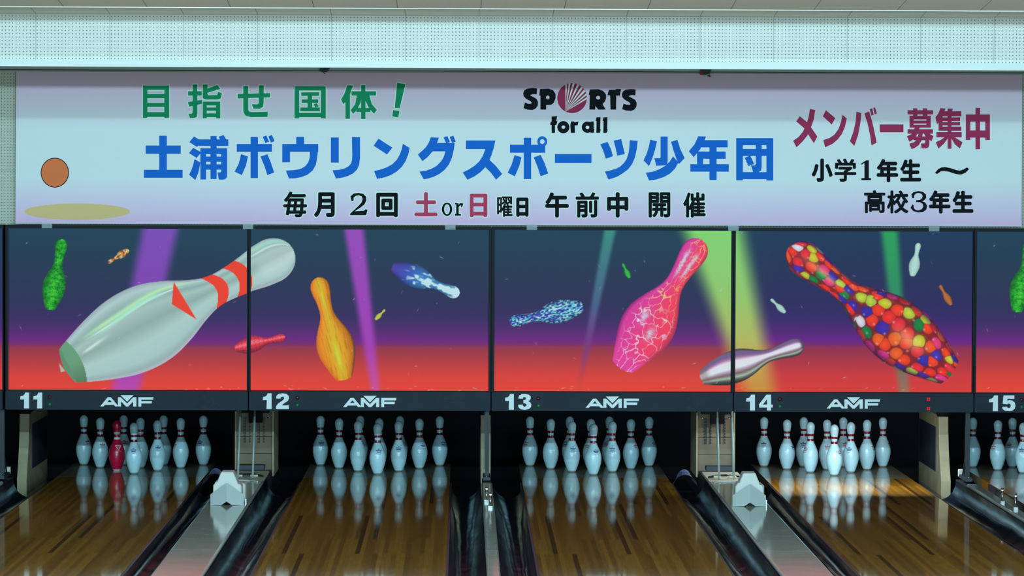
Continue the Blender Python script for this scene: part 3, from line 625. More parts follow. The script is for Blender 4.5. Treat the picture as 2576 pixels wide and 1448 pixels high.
def art(PX, PY):
    """the mural printed across the panels of numbers 11 to 14 (photo pixels in, sRGB 0..255 out)"""
    bg = lerp3([(575, (32, 66, 88)), (640, (34, 62, 86)), (700, (42, 56, 86)), (760, (47, 49, 91)), (800, (58, 46, 100)), (830, (82, 42, 112)), (856, (108, 38, 130)), (864, (118, 44, 112)), (874, (148, 54, 78)), (910, (182, 60, 64)), (945, (216, 66, 58)), (990, (228, 68, 54))], PY + (PX > 1848) * 10 * ss(860, 940, PY) * 0)
    right = ss(1850, 1960, PX)[..., None]
    img = bg * (1 - right) + (bg * np.array([.95, .88, 1.06])) * right
    def beam(xl0, xr0, xl1, xr1, stops, soft, amax=1.0, fade=None):
        nonlocal img
        t = (PY - 578) / 405.0
        l = xl0 + (xl1 - xl0) * t; r = xr0 + (xr1 - xr0) * t
        a = ss(-soft, soft, PX - l) * ss(-soft, soft, r - PX) * amax
        if fade is not None: a = a * np.interp(PY, fade[0], fade[1])
        img = mixc_arr(img, lerp3(stops, PY), a)
    def mixc_arr(im, col, a): return im * (1 - a[..., None]) + col * a[..., None]
    beam(358, 447, 280, 350, [(578, (122, 76, 182)), (860, (130, 62, 176)), (985, (190, 72, 172))], 17)
    beam(866, 915, 935, 956, [(578, (146, 74, 186)), (860, (160, 62, 182)), (985, (208, 80, 150))], 11)
    beam(1520, 1549, 1452, 1462, [(578, (58, 140, 128)), (760, (72, 104, 140)), (860, (118, 56, 140)), (985, (190, 66, 74))], 7, fade=([578, 900, 975], [1, .9, .1]))
    beam(1722, 1866, 1874, 1952, [(578, (126, 212, 112)), (740, (146, 200, 112)), (860, (180, 184, 96)), (985, (205, 140, 62))], 30)
    beam(2217, 2258, 2264, 2290, [(578, (42, 160, 92)), (740, (48, 140, 100)), (850, (70, 110, 100)), (985, (158, 112, 90))], 11)

    def pin(base, top, ws, fn, belly=1.0):
        nonlocal img
        b0 = np.array(base, float); ax = np.array(top, float) - b0; L = np.hypot(*ax); ax /= L; nx = np.array([-ax[1], ax[0]])
        sel = (PX > min(base[0], top[0]) - L * .25) & (PX < max(base[0], top[0]) + L * .25) & (PY > min(base[1], top[1]) - L * .25) & (PY < max(base[1], top[1]) + L * .25)
        if not sel.any(): return
        x = PX[sel] - b0[0]; y = PY[sel] - b0[1]
        s = x * ax[0] + y * ax[1]; t = x * nx[0] + y * nx[1]
        u = s / L
        R = prof(np.clip(u, 0, 1)) * ws * L * (1 + (belly - 1) * np.exp(-((np.clip(u, 0, 1) - .32) / .2) ** 2))
        Rb = PRO_R[0] * ws * L
        v = np.clip(t / np.maximum(R, .5), -1, 1)
        inside = np.where(u >= 0, R - np.abs(t), Rb * (1 - np.clip((s / (Rb * .28)) ** 2, 0, 9)) * .5 - np.abs(t) * .5 * np.where(u < 0, 1, 0))
        a = np.clip(inside / 1.2 + .5, 0, 1) * (u <= 1.002) * (s > -Rb * .3)
        c = fn(u, v, s, t, L)
        im = img[sel]; img[sel] = im * (1 - a[:, None]) + c * a[:, None]

    def white_big(u, v, s, t, L):                                     # v<0: upper side
        c = lerp3([(-1, (150, 170, 178)), (-.86, (175, 205, 205)), (-.62, (140, 175, 172)), (-.40, (165, 196, 190)), (-.05, (142, 174, 166)), (.35, (172, 206, 202)), (.72, (166, 200, 200)), (.9, (150, 178, 180)), (1, (186, 186, 200))], v)
        st = np.exp(-((v + .72 - .18 * np.sin(u * 7)) / .06) ** 2) * ss(.05, .2, u) * (1 - ss(.5, .62, u))
        c = c * (1 - st[:, None]) + np.array((178, 232, 180)) * st[:, None]
        st = np.exp(-((v + .60 - .16 * np.sin(u * 7)) / .022) ** 2) * ss(.08, .2, u) * (1 - ss(.5, .56, u))
        c = c * (1 - st[:, None]) + np.array((205, 240, 236)) * st[:, None]
        st = np.exp(-((v + .12 + u * .6) / .05) ** 2) * ss(.06, .1, u) * (1 - ss(.12, .22, u))
        c = c * (1 - st[:, None]) + np.array((205, 230, 220)) * st[:, None]
        st = np.exp(-((v + .50 - .12 * np.sin(u * 8 + .6)) / .05) ** 2) * ss(.1, .3, u) * (1 - ss(.42, .5, u))
        c = c * (1 - st[:, None]) + np.array((165, 232, 205)) * st[:, None]
        st = np.exp(-((v + .80) / .07) ** 2) * ss(.80, .86, u) * .8
        c = c * (1 - st[:, None]) + np.array((150, 220, 190)) * st[:, None]
        st = np.exp(-((v + .62) / .05) ** 2) * ss(.80, .86, u) * .8
        c = c * (1 - st[:, None]) + np.array((215, 240, 235)) * st[:, None]
        hd = np.exp(-((v - .15) / .5) ** 2) * ss(.80, .88, u)
        c = c * (1 - .5 * hd[:, None]) + np.array((205, 226, 222)) * .5 * hd[:, None]
        ue = u + .035 * v * v - .018
        red = ((ue > .640) & (ue < .688)) | ((ue > .735) & (ue < .790))
        c = np.where(red[:, None], np.array((232, 66, 46)), c)
        gb = u < .055 - .02 * v * v
        c = np.where(gb[:, None], np.array((104, 158, 122)) * (1 - .2 * np.maximum(v, 0))[:, None], c)
        c = np.where((u < 0.0)[:, None], np.array((92, 146, 112)), c)
        return c
    def green_tex(u, v, s, t, L):
        n = vnoise(s / 1.8, t / 1.8, 3) * .6 + vnoise(s / 5, t / 9, 4) * .6
        lit = np.clip(1 - np.abs(v) ** 1.6, 0, 1)
        return lerp3([(0, (18, 70, 40)), (.35, (28, 130, 40)), (.7, (42, 186, 46)), (1.0, (110, 205, 70))], np.clip(n * .85 * (.35 + .85 * lit), 0, 1))
    def confetti(u, v, s, t, L):
        n = vnoise(s / 3.5, t / 3.5, 5); c = lerp3([(0, (120, 40, 110)), (.35, (200, 90, 70)), (.5, (205, 190, 80)), (.75, (220, 215, 130)), (1, (235, 220, 230))], n)
        return c * (1 - .25 * np.abs(v))[:, None]
    def pinkscale(u, v, s, t, L):
        g = np.minimum(np.abs((s / 11) % 1 - .5), np.abs((np.arcsin(v) * 2.2) % 1 - .5))
        c = lerp3([(-1, (150, 40, 70)), (-.5, (225, 66, 90)), (-.2, (245, 120, 130)), (.2, (228, 56, 78)), (1, (120, 30, 50))], v)
        return c * np.where(g < .05, .78, 1)[:, None]
    def orange(u, v, s, t, L):
        c = lerp3([(-1, (70, 60, 40)), (-.86, (190, 110, 30)), (-.4, (222, 160, 36)), (0, (216, 178, 42)), (.3, (222, 168, 38)), (.75, (228, 140, 36)), (1, (205, 110, 34))], -v)
        g = vnoise(s / 26, t / 1.7, 9)
        c = c * (1 - .12 * ss(.62, .8, g))[:, None]
        hl = np.exp(-((v + .02) / .13) ** 2) * (np.exp(-((u - .78) / .16) ** 2) + np.exp(-((u - .28) / .09) ** 2) * .9 + np.exp(-((u - .16) / .10) ** 2))
        hl = np.clip(hl, 0, 1) * .7
        return c * (1 - hl[:, None]) + np.array((200, 220, 60)) * hl[:, None]
    def sky(u, v, s, t, L):
        n = vnoise(s / 16, t / 5, 11) * .55 + vnoise(s / 7, t / 3, 12) * .45
        w = np.clip(ss(.40, .62, n + (u - .35) * .35 - .25 * np.abs(v)) * ss(.1, .35, u) + ss(.88, .95, u), 0, 1)
        c = lerp3([(0, (78, 62, 165)), (.18, (62, 82, 180)), (.4, (58, 120, 190)), (1, (80, 160, 205))], u)
        c = c * (1 - .35 * np.abs(v) ** 3)[:, None]
        return c * (1 - w[:, None]) + np.array((190, 228, 236)) * w[:, None]
    def mosaic(u, v, s, t, L):
        n = vnoise(s / 4.5, t / 2.3, 21)
        c = lerp3([(0, (64, 52, 160)), (.42, (72, 60, 168)), (.5, (70, 170, 190)), (.72, (90, 205, 205)), (.8, (190, 215, 235)), (1, (215, 225, 240))], n)
        return c * (1 - .35 * np.abs(v) ** 3)[:, None]
    def flat(col, edge=.3):
        return lambda u, v, s, t, L: np.array(col, float) * (1 - edge * np.abs(v) ** 2)[:, None]
    def pink(u, v, s, t, L):
        c = lerp3([(-1, (150, 36, 110)), (-.85, (212, 60, 160)), (-.3, (226, 62, 140)), (.2, (236, 62, 110)), (.75, (238, 66, 96)), (1, (170, 50, 80))], v)
        lo = ss(.0, .2, u)[:, None]; c = c * lo + np.array((226, 66, 160)) * (1 - lo)
        ang = np.arcsin(np.clip(v, -.98, .98))
        wx = s / 30 + (vnoise(s / 9, t / 9, 32) - .5) * .5; wy = ang * 2.1 + (vnoise(s / 9, t / 9, 33) - .5) * .5
        d1, d2, _ = voronoi(wx, wy, 31)
        k = (1 - ss(.03, .11, d2 - d1)) * (1 - ss(.6, .95, np.abs(v - .05))) * np.clip(.35 + 1.0 * vnoise(s / 25, t / 25, 35), 0, 1)
        yel = ss(.3, .55, u)[:, None]
        kc = np.array((225, 205, 235)) * (1 - yel) + np.array((226, 190, 120)) * yel
        c = c * (1 - k[:, None]) + kc * k[:, None]
        j = (vnoise(s / 2.2, t / 9, 36) - .5) * .16
        hl = (np.exp(-((v + .38 + j) / .16) ** 2) + np.exp(-((v - .28 + j) / .16) ** 2)) * np.exp(-((u - .80) / .10) ** 4)
        hl = hl + np.exp(-((v + .30 + j) / .13) ** 2) * np.exp(-((u - .36) / .045) ** 2) + np.exp(-((v - .22 + j) / .13) ** 2) * np.exp(-((u - .28) / .045) ** 2)
        hl = np.clip(hl, 0, 1) * .85
        return c * (1 - hl[:, None]) + np.array((200, 222, 236)) * hl[:, None]
    def chrome(u, v, s, t, L):
        w = v + .12 * np.sin(u * 9) * (1 - u)
        c = lerp3([(-1, (70, 66, 82)), (-.86, (112, 100, 124)), (-.66, (118, 92, 150)), (-.5, (160, 116, 158)), (-.3, (226, 220, 236)), (.1, (216, 230, 234)), (.3, (170, 140, 168)), (.46, (116, 104, 96)), (.66, (168, 186, 176)), (.82, (86, 88, 82)), (1, (46, 48, 50))], w)
        e = ss(.955, .99, u)[:, None]
        c = c * (1 - e) + np.array((84, 70, 96)) * e
        b = (1 - ss(.02, .10, u))[:, None] * .5
        return c * (1 - b) + np.array((120, 112, 104)) * b
    PAL = np.array([(60, 44, 165), (34, 126, 66), (76, 48, 170), (236, 52, 38), (238, 60, 40), (240, 84, 44), (236, 48, 48), (240, 64, 40), (226, 46, 60), (238, 96, 40), (186, 210, 60), (176, 206, 70), (66, 42, 168), (72, 50, 176), (30, 130, 66), (222, 56, 140), (226, 60, 120), (214, 216, 226), (238, 70, 36), (200, 200, 50)], float)
    def gum(u, v, s, t, L):
        ang = np.arcsin(np.clip(v, -.995, .995))
        g = np.interp(u, [0, .35, .62, .8, 1], [33, 40, 30, 30, 30])
        S = np.cumsum(np.ones(1)) * 0
        uu = np.linspace(0, 1, 400); gg = np.interp(uu, [0, .35, .62, .8, 1], [31, 37, 33, 33, 30]); cs = np.concatenate([[0], np.cumsum(L * np.diff(uu) / gg[1:])])
        wx = np.interp(u, uu, cs)
        wy = ang * np.where(u > .52, 1.75, 2.15) + 40
        wx2 = wx; wy2 = wy
        d1, d2, cid = voronoi(wx2 * 1.12, wy2 * 1.05 + .5 * (np.floor(wx2 * 1.12) % 2) * 0, 41, .60)
        c = PAL[np.minimum((cid * len(PAL)).astype(int), len(PAL) - 1)]
        gap = ss(.47, .56, d1) * .75 + (1 - ss(.0, .10, d2 - d1)) * .45
        c = c * (1.06 - .35 * d1)[:, None]
        c = c * (1 - np.clip(gap, 0, .85)[:, None]) + np.array((120, 30, 44)) * np.clip(gap, 0, .85)[:, None]
        sp = np.exp(-(((wx % 1 - .5) ** 2 + (wy % 1 - .35) ** 2) / .008))[:, None] * .5
        hl = np.exp(-((v - .02) / .22) ** 2) * (np.exp(-((u - .78) / .12) ** 2) + np.exp(-((u - .25) / .08) ** 2))
        hl = np.clip(hl, 0, 1)[:, None] * .45
        c = c * (1 - sp) + np.array((240, 220, 225)) * sp
        c = c * (1 - hl) + np.array((250, 232, 160)) * hl
        ed = ss(.72, 1.0, np.abs(v))[:, None] * .62
        return c * (1 - ed) + np.array((44, 16, 60)) * ed

    pin((126, 776), (157, 602), 1.02, green_tex)
    pin((323, 629), (271, 661), .95, confetti)
    pin((594, 874), (718, 848), 1.05, pinkscale)
    pin((172, 919), (738, 628), 1.03, white_big)
    # red wedge printed on the big white pin
    def tri(p, col):
        nonlocal img
        a = np.ones(PX.shape)
        for i in range(3):
            q, r = p[i], p[(i + 1) % 3]; e = ((r[0] - q[0]) * (PY - q[1]) - (r[1] - q[1]) * (PX - q[0])) / math.hypot(r[0] - q[0], r[1] - q[1])
            a = np.minimum(a, np.clip(e + .5, 0, 1))
        img = mixc(img, col, a)
    tri([(437, 708), (495, 803), (432, 764)], (232, 66, 48))
    tri([(148, 913), (164, 933), (153, 936)], (176, 186, 160))
    pin((866, 950), (799, 698), 1.10, orange, 1.04)
    pin((990, 671), (1156, 740), 1.0, sky)
    pin((945, 803), (969, 778), 1.1, flat((196, 200, 80)))
    pin((1464, 771), (1283, 811), .98, mosaic)
    pin((1584, 698), (1567, 663), 1.05, flat((48, 190, 66)))
    pin((1568, 921), (1766, 602), 1.06, pink, 1.08)
    pin((1769, 948), (2024, 866), .98, chrome)
    pin((2390, 934), (1984, 621), 1.0, gum)
    pin((2296, 692), (2311, 610), 1.02, flat((178, 220, 212), .2))
    pin((2394, 765), (2365, 716), .95, flat((186, 112, 54), .35))
    pin((1976, 786), (1940, 752), .95, flat((170, 214, 206), .2))
    # scuffs and chips worn into the print
    rs = np.random.RandomState(5)
    for k in range(110):
        cx = rs.uniform(20, 2440); cy = rs.choice([rs.uniform(585, 980), rs.uniform(970, 982)], p=[.62, .38]); ln = rs.uniform(1.2, 5); an = rs.uniform(-.5, .5) if cy > 965 else rs.uniform(-1.6, 1.6)
        dx = (PX - cx) * math.cos(an) + (PY - cy) * math.sin(an); dy = -(PX - cx) * math.sin(an) + (PY - cy) * math.cos(an)
        a = np.exp(-(dx / ln) ** 2 - (dy / .9) ** 2) * rs.uniform(.25, .75)
        img = mixc(img, (205, 205, 200), a)
    return np.clip(img, 0, 255)

m, nt, b = new_mat('lit_print')
an = nt.nodes.new('ShaderNodeAttribute'); an.attribute_name = 'ink'
nt.links.new(an.outputs['Color'], b.inputs['Emission Color']); b.inputs['Emission Strength'].default_value = 0.95
b.inputs['Base Color'].default_value = (.004, .004, .004, 1); b.inputs['Roughness'].default_value = .5; b.inputs['Specular IOR Level'].default_value = .06
M['lit_print'] = m

def art_panel(x0, x1, y0, y1, dx, dy, parent, step=1.5):
    """backlit printed panel between photo columns x0..x1; dx, dy pick the stretch of mural it shows"""
    nx = max(2, int((x1 - x0) / step) + 1); ny = int((y1 - y0) / step) + 1
    gx, gy = np.meshgrid(np.linspace(x0, x1, nx), np.linspace(y0, y1, ny))
    col = art(gx + dx, gy + dy) / 255.0
    col = np.where(col <= .04045, col / 12.92, ((col + .055) / 1.055) ** 2.4)
    A, B, Cc = at(x0, y0, D_MASK), at(x1, y0, D_MASK), at(x0, y1, D_MASK)
    fx = (gx - x0) / (x1 - x0); fy = (gy - y0) / (y1 - y0); off = wloc(parent)
    V = np.zeros((nx * ny, 3)); V[:, 0] = (A.x + (B.x - A.x) * fx).ravel() - off.x; V[:, 1] = D_MASK - off.y; V[:, 2] = (zp1 + (zp0 - zp1) * fy).ravel() - off.z
    idx = np.arange(nx * ny).reshape(ny, nx)
    q = np.stack([idx[1:, :-1], idx[1:, 1:], idx[:-1, 1:], idx[:-1, :-1]], -1).reshape(-1, 4)
    me = bpy.data.meshes.new('picture_panel'); me.vertices.add(len(V)); me.vertices.foreach_set('co', V.ravel())
    me.loops.add(q.size); me.loops.foreach_set('vertex_index', q.ravel().astype(np.int32))
    me.polygons.add(len(q)); me.polygons.foreach_set('loop_start', np.arange(0, q.size, 4, dtype=np.int32)); me.polygons.foreach_set('loop_total', np.full(len(q), 4, dtype=np.int32))
    me.update(calc_edges=True)
    at_ = me.color_attributes.new('ink', 'FLOAT_COLOR', 'POINT')
    at_.data.foreach_set('color', np.concatenate([col.reshape(-1, 3), np.ones((nx * ny, 1))], 1).astype(np.float32).ravel())
    me.materials.append(M['lit_print'])
    o = bpy.data.objects.new('picture_panel', me); C.objects.link(o); o.parent = parent
    return o

D1 = [(165, 28), (237, 28), (237, 312), (145, 312), (150, 152), (78, 152), (82, 95), (130, 85), (160, 50)]
DIG = {'1': None,
  '2': [(2, 40), (5, 20), (20, 5), (50, 0), (80, 5), (96, 20), (98, 40), (90, 58), (60, 78), (45, 92), (98, 92), (98, 120), (0, 120), (2, 100), (15, 80), (50, 55), (62, 42), (62, 32), (52, 25), (40, 28), (35, 40)],
  '3': [(2, 35), (8, 12), (28, 2), (52, 0), (80, 5), (95, 18), (95, 38), (85, 50), (75, 55), (92, 63), (100, 80), (97, 100), (80, 115), (50, 121), (20, 116), (4, 102), (0, 82), (35, 80), (38, 92), (50, 97), (62, 92), (64, 80), (56, 72), (40, 70), (40, 46), (54, 45), (60, 36), (57, 26), (48, 23), (39, 26), (36, 36)],
  '4': keyhole([(55, 0), (90, 0), (90, 75), (102, 75), (102, 98), (90, 98), (90, 120), (58, 120), (58, 98), (0, 98), (0, 72)], [(58, 35), (58, 75), (28, 75)]),
  '5': [(10, 0), (92, 0), (92, 26), (40, 26), (38, 42), (55, 36), (78, 40), (95, 55), (100, 80), (94, 102), (75, 117), (48, 121), (20, 116), (4, 104), (0, 88), (35, 85), (40, 94), (50, 97), (62, 92), (65, 78), (60, 65), (48, 62), (38, 68), (4, 64)]}
LOGO = [keyhole([(1520, 268), (1655, 103), (1712, 103), (1850, 268), (1790, 268), (1765, 240), (1605, 240), (1580, 268)], [(1645, 193), (1730, 193), (1690, 148)]),
        [(1840, 103), (1890, 103), (2005, 215), (2115, 103), (2172, 103), (2172, 270), (2115, 270), (2115, 180), (2025, 270), (1985, 270), (1895, 178), (1895, 268), (1840, 268)],
        [(1885, 65), (2122, 65), (2005, 185)], rect(2207, 2260, 103, 270), [(2207, 103), (2480, 103), (2474, 148), (2207, 148)], [(2207, 172), (2452, 172), (2446, 215), (2207, 215)]]
zp1, zp0 = Z(577.8, D_MASK), Z(982.6, D_MASK)          # panel top and bottom
zbar1, zbar0 = Z(985.5, D_MASK - .04), Z(1033, D_MASK - .04)
ztop = Z(569.5, D_MASK)
UNITS = [  # number, housing left/right, panel left/right, number x, lamp x, logo x, dots x, mural shift, tape tabs
    ('10', -640, 9, -604, 6, None, None, None, None, (2441, 6), []),
    ('11', 14, 625.5, 21, 621, 50.5, 124.8, 252, 512, (0, 0), [118, 624]),
    ('12', 626.5, 1235.5, 631, 1230, 660.7, 748, 863, 1122, (0, 0), [1133]),
    ('13', 1236.5, 1844.5, 1244, 1840, 1270, 1354.5, 1473, 1731, (0, 0), [1338, 1845]),
    ('14', 1845.5, 2449.5, 1850, 2447, 1876.5, 1961.8, 2079.5, 2335.5, (0, 0), [2350]),
    ('15', 2450.5, 3060, 2456, 3056, 2487.8, 2570, 2690, 2945, (-2434, -6), []),
]
def bar_print(base_y, scale=7.156): return base_y
for num, hx0, hx1, px0, px1, nx_, lx, gx_, dxx, shift, tabs in UNITS:
    X0, X1 = at(hx0, 780, D_MASK).x, at(hx1, 780, D_MASK).x
    lab = {'10': 'masking panel at the far left edge, mostly cut off by the frame', '11': 'backlit masking panel numbered 11 with a huge white pin picture', '12': 'backlit masking panel numbered 12 with an orange pin picture',
           '13': 'backlit masking panel numbered 13 with a cracked pink pin picture', '14': 'backlit masking panel numbered 14 with a colourful candy pin picture', '15': 'masking panel numbered 15 cut off at the right edge'}[num]
    u = empty('masking_unit', ((X0 + X1) / 2, D_MASK, zbar0), lab, 'masking panel', 'masking panels over the lanes')
    MB().box(X0, X1, D_MASK + .004, D_MASK + .14, zbar0 + .03, ztop).build('housing', M['black'], u)
    p0, p1 = at(px0, 780, D_MASK).x, at(px1, 780, D_MASK).x
    f = MB(); fy0, fy1 = D_MASK - .012, D_MASK + .02
    f.box(X0, p0, fy0, fy1, zp0 - .006, ztop); f.box(p1, X1, fy0, fy1, zp0 - .006, ztop); f.box(p0, p1, fy0, fy1, zp1, ztop); f.box(p0, p1, fy0, fy1, zp0 - .006, zp0)
    f.build('frame', M['frame'], u)
    y_off = (1165 - (px0 + px1) / 2) * -0.0032
    art_panel(px0, px1, 577.8 + y_off, 982.6 + y_off, shift[0], shift[1], u, 1.5)
    yb_ = D_MASK - .045
    nb = MB().rbox(X0 + .001, X1 - .001, yb_, D_MASK + .12, zbar0, zbar1, .006).build('name_bar', M['bar'], u)
    zc0, zc1 = zbar1, zbar0
    def BP(step=4e-5):
        p = Print(yb_ - .0004, step); return p
    def shy(ps, x_shift, y_shift): return [[(x + x_shift, y + y_shift) for x, y in q] for q in ps]
    if nx_ is not None:
        yn = 990.0 + (nx_ + 35 - 1165) * .0029
        one_ = [((x - 75) / 7.156 + nx_, (y - 28) / 7.156 + yn) for x, y in D1]
        polys = [one_]
        d2 = num[1]
        if d2 == '1': polys.append([(x + 33, y) for x, y in one_])
        else: polys.append([(nx_ + 33.2 + x / 100 * 33.5, yn + y / 120 * 39.7) for x, y in DIG[d2]])
        p = BP(); p.polys(polys); p.mb.build('lane_number', M['white_print'], nb)
        yl = 993.7 + 3.4 + (gx_ + 66 - 1165) * .0029 - .6
        p = BP(); p.polys([[((x - 1520) / 7.156 + gx_, (y - 62) / 7.156 + yl - 1.2) for x, y in q] for q in LOGO]); p.mb.build('logo', M['white_print'], nb)
        for k, (yy, mm, lb) in enumerate(((1001.0, M['led_red_off'], 'dark red lamp'), (1019.3, M['led_green'], 'green lamp'))):
            c = at(lx, yy + (lx - 1165) * .0029, yb_)
            o = MB().lathe([(.014, yb_ + .001), (.014, yb_ - .004), (.011, yb_ - .007), (.006, yb_ - .010), (.001, yb_ - .011)], c.x, c.z, 18, axis='y').build('indicator_lamp', mm, nb, smooth=True); o['label'] = lb
        yd = 1001 + (dxx - 1165) * .0029
        lit = num == '14'
        for oy in (0, 24):
            p = BP()
            for a_ in (-2.4, 2.4):
                for b_ in (-2.2, 2.2): p.poly(ell(dxx + a_, yd + oy - 1 + b_, 1.9 if lit else 1.5, 1.7 if lit else 1.3, 8))
            o = p.mb.build('display_dots', M['led_lit'] if lit else M['hole'], nb)
            if lit: o['label'] = 'small lit red dot group'
        if not lit:
            p = BP()
            for k in range(7):
                p.poly(ell(dxx + 16 + k * 4.6, yd + 11, 1.3, 1.2, 8))
                if k != 3:
                    e_ = (k - 3) * 4.6
                    p.poly(ell(dxx + 29.8 + e_, yd + 11 + e_, 1.3, 1.2, 8)); p.poly(ell(dxx + 29.8 + e_, yd + 11 - e_, 1.3, 1.2, 8))
            p.mb.build('speaker_holes', M['hole'], nb)
    for tx in tabs:
        yy = 571.5 + (tx - 1165) * .0034
        px_prism(MB(), [(tx - 13, yy - 6), (tx + 13, yy - 6), (tx + 13, yy + 6), (tx - 13, yy + 6)], D_MASK - .02, .003).build('tape_tab', M['clear_tape'], u)

# ------------------------------------------------------------------ lanes, gutters, dividers
Y0, Y_DECK, Y_END = 7.9, 25.95, 27.22
D_HEAD = 26.2
HW = .540
LX = {10: -4.05, 11: -2.443, 12: -.6325, 13: .974, 14: 2.771, 15: 4.378}
for n, x in LX.items():
    lab = {10: 'wooden bowling lane mostly outside the left edge of the picture', 11: 'glossy brown bowling lane under number 11, with the pink pin', 12: 'glossy brown bowling lane under number 12', 13: 'glossy brown bowling lane under number 13', 14: 'brown bowling lane under number 14 with a lit pin deck', 15: 'bowling lane at the right edge under number 15'}[n]
    t = empty('bowling_lane', (x, D_HEAD, 0), lab, 'bowling lane', 'bowling lanes')
    MB().box(x - HW, x + HW, Y0, Y_DECK - .002, -.06, 0).build('lane_bed', M['lane'], t, loc=(0, 0, 0))
    MB().box(x - HW, x + HW, Y_DECK, Y_END, -.06, 0).build('pin_deck', M['deck'], t)
    e = MB(); e.box(x - HW - .014, x - HW, Y0, Y_DECK - .4, -.16, -.003); e.box(x + HW, x + HW + .014, Y0, Y_DECK - .4, -.16, -.003)
    e.build('edge_strip', M['lane_edge'], t)
    MB().box(x - HW + .03, x + HW - .03, Y0, Y_END - .05, -.298, -.062).build('underframe', M['black'], t)

ZC = .080
def gutter(xl, xr, inner_left, label, shroud):
    """trough between xl and xr; inner_left: the lane is on its left side"""
    o = []; n = 14
    for k in range(n + 1):
        a = math.pi * k / n; f = k / n
        zin, zout = (-.004, .055) if inner_left else (.055, -.004)
        o.append(((xl + xr) / 2 - (xr - xl) / 2 * math.cos(a), (1 - f) * zin + f * zout - .105 * math.sin(a)))
    t = empty('gutter', ((xl + xr) / 2, 22, -.1), label, 'gutter', 'black gutters beside the lanes')
    yE = 25.15
    g = MB().sweep(o, Y0, yE); g.sweep([(p[0], p[1] - .008) for p in o][::-1], Y0, yE)
    g.build('trough', M['gutter'], t, smooth=True)
    MB().box(xl + .004, xr - .004, yE, Y_END, -.17, -.12).build('flat_tail', M['gutter'], t)
    if shroud:
        s = MB(); c = (xl + xr) / 2 - .012
        rows = []
        for i in range(9):
            th_ = math.radians(8 + 78 * i / 8)
            rows.append([(c + .10 * (1 - .45 * math.sin(th_)) * math.cos(math.radians(170 - 160 * j / 10)), 25.55 + .14 * math.sin(th_) - .05 * math.sin(math.radians(160 * j / 10 + 10)), -.02 + .10 * math.sin(math.radians(10 + 160 * j / 10)) * (1 - .2 * i / 8) - .05 * (1 - i / 8) + .03) for j in range(11)])
        for i in range(8):
            for j in range(10): s.face([rows[i][j], rows[i][j + 1], rows[i + 1][j + 1], rows[i + 1][j]])
        o_ = s.build('end_shroud', M['shroud'], t, smooth=True); o_['label'] = 'violet blue curved end piece'
    return t
div = []   # (centre, half width)
for a, b_ in ((10, 11), (12, 13), (14, 15)): div.append(((LX[a] + LX[b_]) / 2, .038, a, b_))
for a, b_ in ((11, 12), (13, 14)): div.append(((LX[a] + LX[b_]) / 2, .140, a, b_))
for cx, hw, a, b_ in div:
    gutter(LX[a] + HW + .015, cx - hw - .003, True, 'black gutter along the right side of lane %d' % a, a in (11, 13))
    gutter(cx + hw + .003, LX[b_] - HW - .015, False, 'black gutter along the left side of lane %d' % b_, False)

for cx, hw, a, b_ in div:
    wide = hw > .1
    lab = 'wide cream capped divider between lanes %d and %d' % (a, b_) if wide else 'narrow cream capped divider between lanes %d and %d' % (a, b_)
    yE = 24.75 if wide else 24.62
    t = empty('lane_divider', (cx, 22, -.3), lab, 'lane divider', 'dividers between the lanes')
    MB().box(cx - hw + .006, cx + hw - .006, Y0, 25.9 if wide else 25.22, -.298, ZC - .022).build('divider_core', M['cap_side'], t)
    r = .010
    ol = [(cx - hw, ZC - .02), (cx + hw, ZC - .02), (cx + hw, ZC - r), (cx + hw - r * .3, ZC - r * .3), (cx + hw - r, ZC), (cx - hw + r, ZC), (cx - hw + r * .3, ZC - r * .3), (cx - hw, ZC - r)]
    c = MB()
    for s0, s1 in ((Y0, 20.2), (20.203, yE)): c.prism(ol, s0, s1)
    c.build('capping', M['cap'], t)
    if wide:
        MB().box(cx - hw + .01, cx + hw - .01, yE + .01, 25.6, ZC - .03, ZC - .004).build('rear_plate', M['cream'], t)
